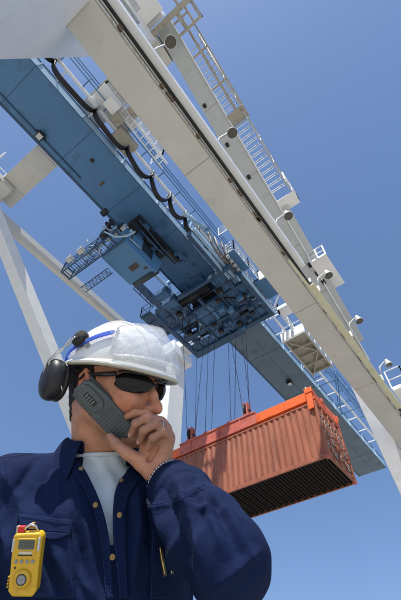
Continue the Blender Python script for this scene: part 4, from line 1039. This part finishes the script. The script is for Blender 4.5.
# bracelet at the wrist, ring
m = MB(); nb = 46; c0 = W2+m_ax*.013
for k_ in range(nb):
    a = 2*math.pi*k_/nb; a2 = a+2*math.pi/nb*.8; zz_ = m_ax*(.0022 if k_ % 2 else -.0022); r_ = .0405
    m.tube([wv(c0-zz_+u1*math.cos(a)*r_+u2*math.sin(a)*r_*.92), wv(c0+zz_+u1*math.cos(a2)*r_+u2*math.sin(a2)*r_*.92)], .0022, 6)
m.build('bracelet', M['silver'], man)
rc = mc['r']*.42+cp(155,423.5,.752)*.58; rd = nrm(cp(155,423.5,.752)-mc['r']); r1 = nrm(np.cross(rd, [0,0,1.])); r2 = np.cross(rd, r1)
m = MB(); m.tube([wv(rc+(r1*math.cos(a)+r2*math.sin(a))*.0098) for a in np.linspace(0, 2*math.pi, 24, endpoint=False)], .0012, 6, closed=True); m.build('finger_ring', M['silver'], man)

# =================================================================== hard hat
def HW(x, y, z): return wv(H(x, y, z))
hh = thing('hard_hat', HW(0,0,.04), 'white hard hat with clear goggles, blue strap and ear defenders worn by the man', 'hard hat')
hc, hfc = [], []; nu, nv = 72, 22; bz = .036; ra_, rb_, rh_ = .114, .101, .109
def shell(th, ph, o=0.):
    x = (ra_+o)*math.cos(th)*math.cos(ph); y = (rb_+o)*math.sin(th)*math.cos(ph); z = (rh_+o)*math.sin(ph)
    ridge = .0035*math.exp(-((y)/.012)**2)*math.cos(ph)**.3
    return (x-.004, y, bz+z+ridge*math.sin(ph))
for j in range(nv):
    ph = (j/(nv-1))*math.pi/2*.995; ph = ph**1.0
    for i in range(nu): hc.append(HW(*shell(2*math.pi*i/nu, ph))[:])
for j in range(nv-1):
    for i in range(nu): hfc.append((j*nu+i, j*nu+(i+1) % nu, (j+1)*nu+(i+1) % nu, (j+1)*nu+i))
hfc.append(tuple((nv-1)*nu+i for i in range(nu)))
hs = mesh_obj('helmet_shell', hc, hfc, 'helmet', hh, solid=.003, off=1)
bc_, bf_ = [], []
def brim(th, t):
    w_ = .008+.024*max(0, math.cos(th))**1.6+.004*max(0, -math.cos(th)); drop = -.004-.010*max(0, math.cos(th))**2
    return ((ra_+w_*t)*math.cos(th)-.004, (rb_+w_*t*.8)*math.sin(th), bz+drop*t-.002*t)
for j in range(5):
    for i in range(nu): bc_.append(HW(*brim(2*math.pi*i/nu, j/4))[:])
for j in range(4):
    for i in range(nu): bf_.append((j*nu+i, j*nu+(i+1) % nu, (j+1)*nu+(i+1) % nu, (j+1)*nu+i))
br = mesh_obj('helmet_brim', bc_, bf_, 'helmet', hh, solid=.004, off=1)
m = MB(); m.tube([HW(*brim(2*math.pi*i/nu, 1.0)) for i in range(nu)], .0032, 8, closed=True); m.build('brim_edge', M['brim_under'], br)
bc_ = [HW(*(lambda q: (q[0]*.99, q[1]*.99, q[2]-.0035))(brim(2*math.pi*i/nu, j/4*.97)))[:] for j in range(5) for i in range(nu)]
mesh_obj('brim_lining', bc_, bf_, 'brim_under', br, solid=.001)
# sweat band, black so it also gives the shade under the brim
bc_, bf_ = [], []
for j in range(2):
    for i in range(nu): th = 2*math.pi*i/nu; bc_.append(HW(.106*math.cos(th)-.006, .088*math.sin(th), bz+.022-.030*j)[:])
for i in range(nu): bf_.append((i, (i+1) % nu, nu+(i+1) % nu, nu+i))
mesh_obj('sweatband', bc_, bf_, 'black_foam', hh, solid=.003)
# vertical ribs of the shell
m = MB()
for y_ in (-.030, .030):
    pts = []
    for t in np.linspace(.35, 2.7, 20):
        x_ = math.cos(t)*ra_*.97; zz = bz+rh_*math.sqrt(max(0, 1-(x_/ra_)**2-(y_/rb_)**2)); pts.append(HW(x_-.004, y_, zz+.0012))
    m.tube(pts, .0028, 8)
m.build('shell_rib', M['helmet'], hs)
# strap
def sh_az(th_deg, z, o):
    s_ = (z-bz)/rh_; ph = math.asin(max(-.99, min(.99, s_))); return shell(rad(th_deg), ph, o)
ang = [190,170,150,135,120,105,92,80,70,62]; zz = [.042,.043,.046,.050,.056,.066,.076,.086,.093,.097]
sc_, sf_ = [], []
for a, z_ in zip(ang, zz):
    for dz in (-.007, .007): sc_.append(HW(*sh_az(a, z_+dz, .0065))[:])
for i in range(len(ang)-1): sf_.append((2*i, 2*i+1, 2*i+3, 2*i+2))
mesh_obj('goggle_strap', sc_, sf_, 'blue_strap', hh, solid=.002, sub=2)
sc_ = [HW(*sh_az(-a, z_+dz, .0065))[:] for a, z_ in zip(ang, zz) for dz in (-.007, .007)]
mesh_obj('goggle_strap', sc_, sf_, 'blue_strap', hh, solid=.002, sub=2)
# goggles: clear curved mask parked on the front of the helmet
gg = bpy.data.objects.new('goggles', None)
gc, gf = [], []; ga, gb = 40, 12
def gog(u, v):
    th = -62+124*u; z_ = .046+.066*v; x, y, z = sh_az(th, min(z_, bz+rh_*.93), .007); bul = (1-abs(2*u-1)**3)*(.016+.010*(1-v))
    n = math.hypot(x, y); return (x+x/n*bul, y+y/n*bul*.7, z+.010*(1-abs(2*u-1)**2)*v)
for j in range(gb):
    for i in range(ga): gc.append(HW(*gog(i/(ga-1), j/(gb-1)))[:])
for j in range(gb-1):
    for i in range(ga-1): gf.append((j*ga+i, j*ga+i+1, (j+1)*ga+i+1, (j+1)*ga+i))
gl = mesh_obj('goggles', gc, gf, 'clear', hh, solid=.0016)
edge = [gog(u, 0) for u in np.linspace(0, 1, 26)]+[gog(1, v) for v in np.linspace(.1, .9, 6)]+[gog(u, 1) for u in np.linspace(1, 0, 26)]+[gog(0, v) for v in np.linspace(.9, .1, 6)]
m = MB(); m.tube([HW(*e) for e in edge], .0036, 8, closed=True); m.build('goggle_frame', M['clear'], gl)
gc, gf = [], []                                     # soft skirt joining the lens to the shell
for i in range(60):
    e = edge[int(i/60*len(edge))]; x, y, z = e; n = math.sqrt(x*x+y*y+(z-bz)**2); r_ = n
    th = math.atan2(y, x+.004); ph = math.asin(max(-.99, min(.99, (z-bz)/rh_*.97))); q = shell(th, ph, .001)
    gc.append(HW(*e)[:]); gc.append(HW(*[(e[k]*.4+q[k]*.6)+(.003*math.sin(i*2.2) if k == 2 else 0) for k in range(3)])[:]); gc.append(HW(*q)[:])
for i in range(60):
    a = i*3; b = ((i+1) % 60)*3; gf += [(a, a+1, b+1, b), (a+1, a+2, b+2, b+1)]
mesh_obj('goggle_skirt', gc, gf, 'clear', gl, solid=.0012)
for sg in (1, -1):
    c_ = H(*[v*(1 if k != 1 else sg) for k, v in enumerate(sh_az(60, .096, .010))]); m = MB()
    t1 = nrm(-HF*.8+HS*.3*sg-HU*.35); m.bar(wv(c_+t1*.014), wv(c_-t1*.012), .016, .004, wd(HS*sg)); m.bar(wv(c_+HU*.008), wv(c_-HU*.008), .005, .007, wd(HS*sg)); m.build('strap_buckle', M['clear'], gl)
# ear defenders
for sg in (1, -1):
    kx, ky, kz = -.034, .096*sg, .082
    kn_c = H(kx, ky, kz); ax_ = nrm(HS*sg*.95+HU*.3-HF*.1)
    m = MB(); m.lathe(wv(kn_c-ax_*.004), wd(ax_), [(0,.018),(.006,.0188),(.012,.018),(.0145,.0145),(.0140,.0105),(.0155,.0095),(.0165,.005)], 24); kb = m.build('pivot', M['black_foam'], hh)
    m = MB(); pl_ = [kn_c+ax_*.004+HF*.014-HU*.004, kn_c+ax_*.002+HF*.026-HU*.016]; m.bar(wv(pl_[0]), wv(pl_[1]), .011, .004, wd(ax_))
    m.lathe(wv(pl_[1]-ax_*.002), wd(ax_), [(0,.0055),(.004,.0055),(.004,.0028),(.005,.0028)], 14); m.build('clip', M['grey_btn'], kb)
    cc = H(-.070, .112*sg, -.008); cax = nrm(HS*sg*.92-HF*.30+HU*.02)
    m = MB()
    for o in (-.006, .006): m.tube([wv(q) for q in (kn_c+ax_*.010+HF*o, kn_c+ax_*.012-HF*.018+HU*(o-.012), H(-.066,.116*sg,.052)+HF*o, H(-.076,.130*sg,.026)+HF*o*.6, cc+cax*.018+HF*o+HU*.010)], .0021, 8)
    m.tube([wv(q) for q in (cc+cax*.01+HF*.018, cc+cax*.006+HF*.030-HU*.004, cc+HF*.034-HU*.022)], .0016, 6)
    m.build('wire_arm', M['silver'], kb)
    e1 = nrm(np.cross(cax, HU)); e2 = np.cross(e1, cax); cco, cfa = [], []; n_ = 32
    pr = [(-.024,.020),(-.024,.034),(-.014,.037),(-.012,.033),(-.010,.036),(.004,.037),(.013,.034),(.019,.026),(.0215,.014),(.022,.003)]
    for t, r_ in pr:
        for k_ in range(n_): a = 2*math.pi*k_/n_; cco.append(wv(cc+cax*t+e1*math.cos(a)*r_*.92+e2*math.sin(a)*r_*1.18)[:])
    for j in range(len(pr)-1):
        for k_ in range(n_): cfa.append((j*n_+k_, j*n_+(k_+1) % n_, (j+1)*n_+(k_+1) % n_, (j+1)*n_+k_))
    cfa.append(tuple((len(pr)-1)*n_+k_ for k_ in range(n_)))
    mesh_obj('ear_cup', cco, cfa, 'black_plastic', hh, sub=1, flip=True)

# =================================================================== sunglasses
sg_ = thing('sunglasses', HW(.09,0,0), 'dark wraparound sunglasses with black temples on the face of the man', 'sunglasses')
for s_ in (1, -1):
    lc, lf = [], []; A_, B_2 = 16, 8
    for j in range(B_2):
        for i in range(A_):
            u = i/(A_-1); v = j/(B_2-1)*2-1; ph = rad(9+57*u); hgt = .0200*(1-abs(2*u-1.04)**3.2*.72)
            x = .017+.103*math.cos(ph)-.005*v*v; y = (.0800-.003*v*v)*math.sin(ph)*s_; z = -.001+hgt*v+.003*u+(.010*(1-u)**3 if v < 0 else 0)
            lc.append(HW(x, y, z)[:])
    for j in range(B_2-1):
        for i in range(A_-1): lf.append((j*A_+i, j*A_+i+1, (j+1)*A_+i+1, (j+1)*A_+i))
    mesh_obj('lens', lc, lf, 'dark_lens', sg_, solid=.002, sub=1, off=0)
    m = MB(); m.tube([HW(.017+.104*math.cos(rad(q)), .0805*math.sin(rad(q))*s_, .0185+.002*math.sin(rad(q*2))) for q in range(4, 68, 6)], .0026, 8)
    m.tube([HW(.017+.103*math.cos(rad(66)), .0795*math.sin(rad(66))*s_, .015), HW(.040,.0800*s_,.012), HW(.010,.081*s_,.011), HW(-.015,.083*s_,.012), HW(-.035,.080*s_,-.006)], [.0045,.0050,.0038,.0030,.0026], 8)
    m.build('temple', M['black_plastic'], sg_)
m = MB(); m.tube([HW(.112,.014,.014), HW(.1165,0,.012), HW(.112,-.014,.014)], .003, 8); m.build('bridge', M['black_plastic'], sg_)

# =================================================================== phone
ph_a, ph_b = cp(83.5,388,.792), cp(125.5,433,.792)
ph = thing('cordless_phone', wv((ph_a+ph_b)/2), 'dark grey ribbed cordless phone held to the ear of the man', 'phone')
pu = nrm(ph_b-ph_a); pn = nrm(np.array([-.15,.12,1.])-pu*(np.array([-.15,.12,1.])@pu)); pw = np.cross(pn, pu); pL = np.linalg.norm(ph_b-ph_a); pc = (ph_a+ph_b)/2
def PB(mb, u0, u1, w0, w1, n0_, n1_):
    mb.hexa([wv(pc+pu*u+pw*w_+pn*n_) for u, w_, n_ in ((u0,w0,n0_),(u1,w0,n0_),(u1,w1,n0_),(u0,w1,n0_),(u0,w0,n1_),(u1,w0,n1_),(u1,w1,n1_),(u0,w1,n1_))])
hL = .071; hw = .0265
def poly_plate(mb, outline, n0_, n1_): mb.prism([wv(pc+pu*u+pw*w_+pn*n0_) for u, w_ in outline], wd(pn)*(n1_-n0_))
m = MB(); poly_plate(m, [(-hL,-.014),(-hL+.006,-.022),(-hL+.03,-hw),(hL-.012,-hw+.002),(hL-.002,-hw+.008),(hL,.012),(hL-.008,hw-.003),(-.02,hw),(-hL+.012,hw-.003),(-hL,.012)], -.012, .009); phb = m.build('handset', M['phone_grey'], ph, bevel=.004)
m = MB()
for i in range(9): u = .0+i*.0066; PB(m, u, u+.0036, -hw+.004, hw-.005, .0085, .0108)
m.build('grip_rib', M['phone_grey'], phb, bevel=.0008)
m = MB(); ov = [(-.036+.030*math.copysign(abs(math.cos(a))**.7, math.cos(a)), .0165*math.copysign(abs(math.sin(a))**.7, math.sin(a))) for a in np.linspace(0, 2*math.pi, 28, endpoint=False)]
poly_plate(m, ov, .0088, .0135); bc = m.build('belt_clip', M['phone_grey'], ph, bevel=.0018)
m = MB(); PB(m, -.050, -.020, -.0055, .0055, .0128, .0142); m.build('clip_slot', M['black_plastic'], bc, bevel=.001)
m = MB(); [PB(m, -.046+i*.006, -.0445+i*.006, -.004, .004, .0143, .0152) for i in range(4)]; m.build('slot_rib', M['grey_btn'], bc)
m = MB(); PB(m, -hL+.004, hL-.004, -hw-.0008, -hw+.004, -.006, .001); PB(m, -.07, -.004, hw-.004, hw+.001, -.006, .001); m.build('side_seam', M['phone_dark'], phb, bevel=.0005)
m = MB()
for u, w_ in ((-.064,-.008),(-.062,.012),(-.008,.021),(-.014,-.022)): m.lathe(wv(pc+pu*u+pw*w_+pn*.0086), wd(pn), [(0,.0013),(.0010,.0011)], 10)
m.build('screw', M['black_plastic'], phb)

# =================================================================== gas detector
gp, gn_ = on_cloth(28, 568, .0)
gcx = (np.array(gp)-CAM); gcc = np.array([gcx@Rv, gcx@Uv, -(gcx@Fv)])
gd_ = thing('gas_detector', gp, 'yellow portable gas detector with a small screen clipped to the left pocket flap', 'gas detector')
gn = nrm(np.array([.05,.30,1.])); gu = nrm(np.array([.035,1.,0])-gn*(np.array([.035,1.,0])@gn)); gw = np.cross(gu, gn)
dg = -gcc[2]; gs = 36/FPX*dg/.060*.80; g0 = cp(26.5, 561.5, dg-.032)
def G(x, y, z): return wv(g0+(gw*x+gu*y+gn*z)*gs)
def gplate(outline, z0, z1, name, m_, bevel=.001, parent=None):
    mb = MB(); mb.prism([G(x, y, z0) for x, y in outline], wd(gn)*(z1-z0)*gs); return mb.build(name, M[m_], parent or gd_, bevel)
def rrect(cx, cy, w_, h_, r, n=5):
    o = []
    for (sx, sy, a0) in ((1,1,0),(-1,1,90),(-1,-1,180),(1,-1,270)):
        for k_ in range(n): a = rad(a0+90*k_/(n-1)); o.append((cx+sx*(w_/2-r)+r*math.cos(a), cy+sy*(h_/2-r)+r*math.sin(a)))
    return o
bodyo = gplate([(-.026,.050),(.022,.053),(.028,.046),(.028,-.010),(.029,-.046),(.022,-.057),(-.016,-.057),(-.025,-.048),(-.0265,-.01),(-.0295,.044)], -.016, .010, 'casing', 'gas_yellow', .004*gs)
gplate(rrect(0,.028,.038,.031,.004), .0095, .0125, 'screen_bezel', 'gas_yellow', .0012, bodyo)
lc_ = gplate(rrect(0,.033,.031,.017,.002), .0122, .0132, 'screen', 'lcd', 0, bodyo)
mb = MB()
for i, x in enumerate((-.010,-.004,.002,.008)): 
    for y in (.030,.036): mb.hexa([G(x+a, y+b, c) for a, b, c in ((0,0,.0132),(.0035,0,.0132),(.0035,.0008,.0132),(0,.0008,.0132),(0,0,.0136),(.0035,0,.0136),(.0035,.0008,.0136),(0,.0008,.0136))])
mb.build('segment_digit', M['phone_dark'], lc_)
gplate(rrect(0,.0185,.026,.005,.002), .0122, .0145, 'label_strip', 'yellow_cream', .0005, bodyo)
gplate(rrect(0,.0145,.028,.0022,.001), .0122, .0135, 'bezel_black_strip', 'black_plastic', 0, bodyo)  # thin black strip across the lower bezel
for x in (-.0165,-.006,.005,.0155):
    mb = MB(); mb.lathe(G(x,.003,.0095), wd(gn), [(0,.0034*gs),(.0022*gs,.0034*gs),(.003*gs,.0022*gs)], 16); mb.build('push_button', M['grey_btn'], bodyo)
mb = MB(); mb.lathe(G(0,-.026,.009), wd(gn), [(0,.0165*gs),(.006*gs,.0160*gs),(.009*gs,.0125*gs),(.0085*gs,.0105*gs),(.006*gs,.010*gs)], 30); so = mb.build('sensor_housing', M['gas_yellow'], bodyo)
mb = MB(); mb.lathe(G(0,-.026,.0145), wd(gn), [(0,.0098*gs),(.002*gs,.0098*gs)], 24); mb.build('sensor_mesh', M['phone_dark'], so)
mb = MB(); mb.lathe(G(0,-.026,.0165), wd(gn), [(0,.0078*gs),(.0008*gs,.0076*gs)], 24)
for k_ in range(6): a = k_*math.pi/3; mb.bar(G(0,-.026,.0172), G(.006*math.cos(a),-.026+.006*math.sin(a),.0172), .0012, .0006, wd(gn))
mb.build('sensor_filter', M['grey_btn'], so)
for s_ in (-1, 1):
    mb = MB()
    for i in range(4): a, b = G(s_*.0285,-.026-i*.0055,-.004), G(s_*.0275,-.024-i*.0055,.0095); mb.bar(a, b, .0016, .0016)
    mb.build('grip_ridge', M['gas_yellow'], bodyo)
mb = MB(); mb.lathe(G(-.017,-.008,.0095), wd(gn), [(0,.0022*gs),(.0012*gs,.002*gs)], 12); mb.build('sounder_hole', M['black_plastic'], bodyo)
gplate(rrect(.0235,.033,.005,.024,.002), .0095, .0125, 'alarm_window', 'lamp', .0006, bodyo); gplate(rrect(-.0265,.030,.004,.022,.0015), .006, .0112, 'alarm_window', 'lamp', .0006, bodyo)
gplate(rrect(-.018,.056,.013,.012,.002), -.010, .002, 'alarm_cap', 'red_plastic', .001, bodyo)
mb = MB(); mb.tube([G(-.014,.051,-.002), G(-.010,.060,.0), G(.0,.066,.001), (G(.010,.063,.0)), G(.017,.052,-.002)], .0024*gs, 8); mb.build('clip_loop', M['silver'], bodyo)
gplate([(-.006,.056),(.010,.056),(.006,.068),(-.001,.068)], -.012, -.004, 'crocodile_clip', 'brass', .001, bodyo)
gplate(rrect(-.028,.052,.004,.018,.001), -.014, -.004, 'clip_arm', 'brim_under', .0006, bodyo)

# pens
USE2[0] = True
for (x0_, y0_, x1_, y1_, nm, lab) in ((160.5,546,165,576,'pen_gold','gold pen with its clip out, the left one in the chest pocket'),(168,549,172,574,'silver','silver pen, the right one in the chest pocket')):
    a, _ = on_cloth(x0_, y0_, .010); b, _ = on_cloth(x1_, y1_, .010)
    mb = MB(); mb.tube([a, a.lerp(b, .1), b], [.0022,.0034,.0036], 10); pe = tag(mb.build('pen', M['phone_dark']), lab, 'pen', 'pens in the pocket')
    off = wd(np.array([0,0,1.]))*.004; mb = MB(); mb.tube([a+off*.6, a.lerp(b,.05)+off, b.lerp(a,.1)+off], [.0012,.0020,.0014], 8); mb.build('pen_clip', M[nm], pe)
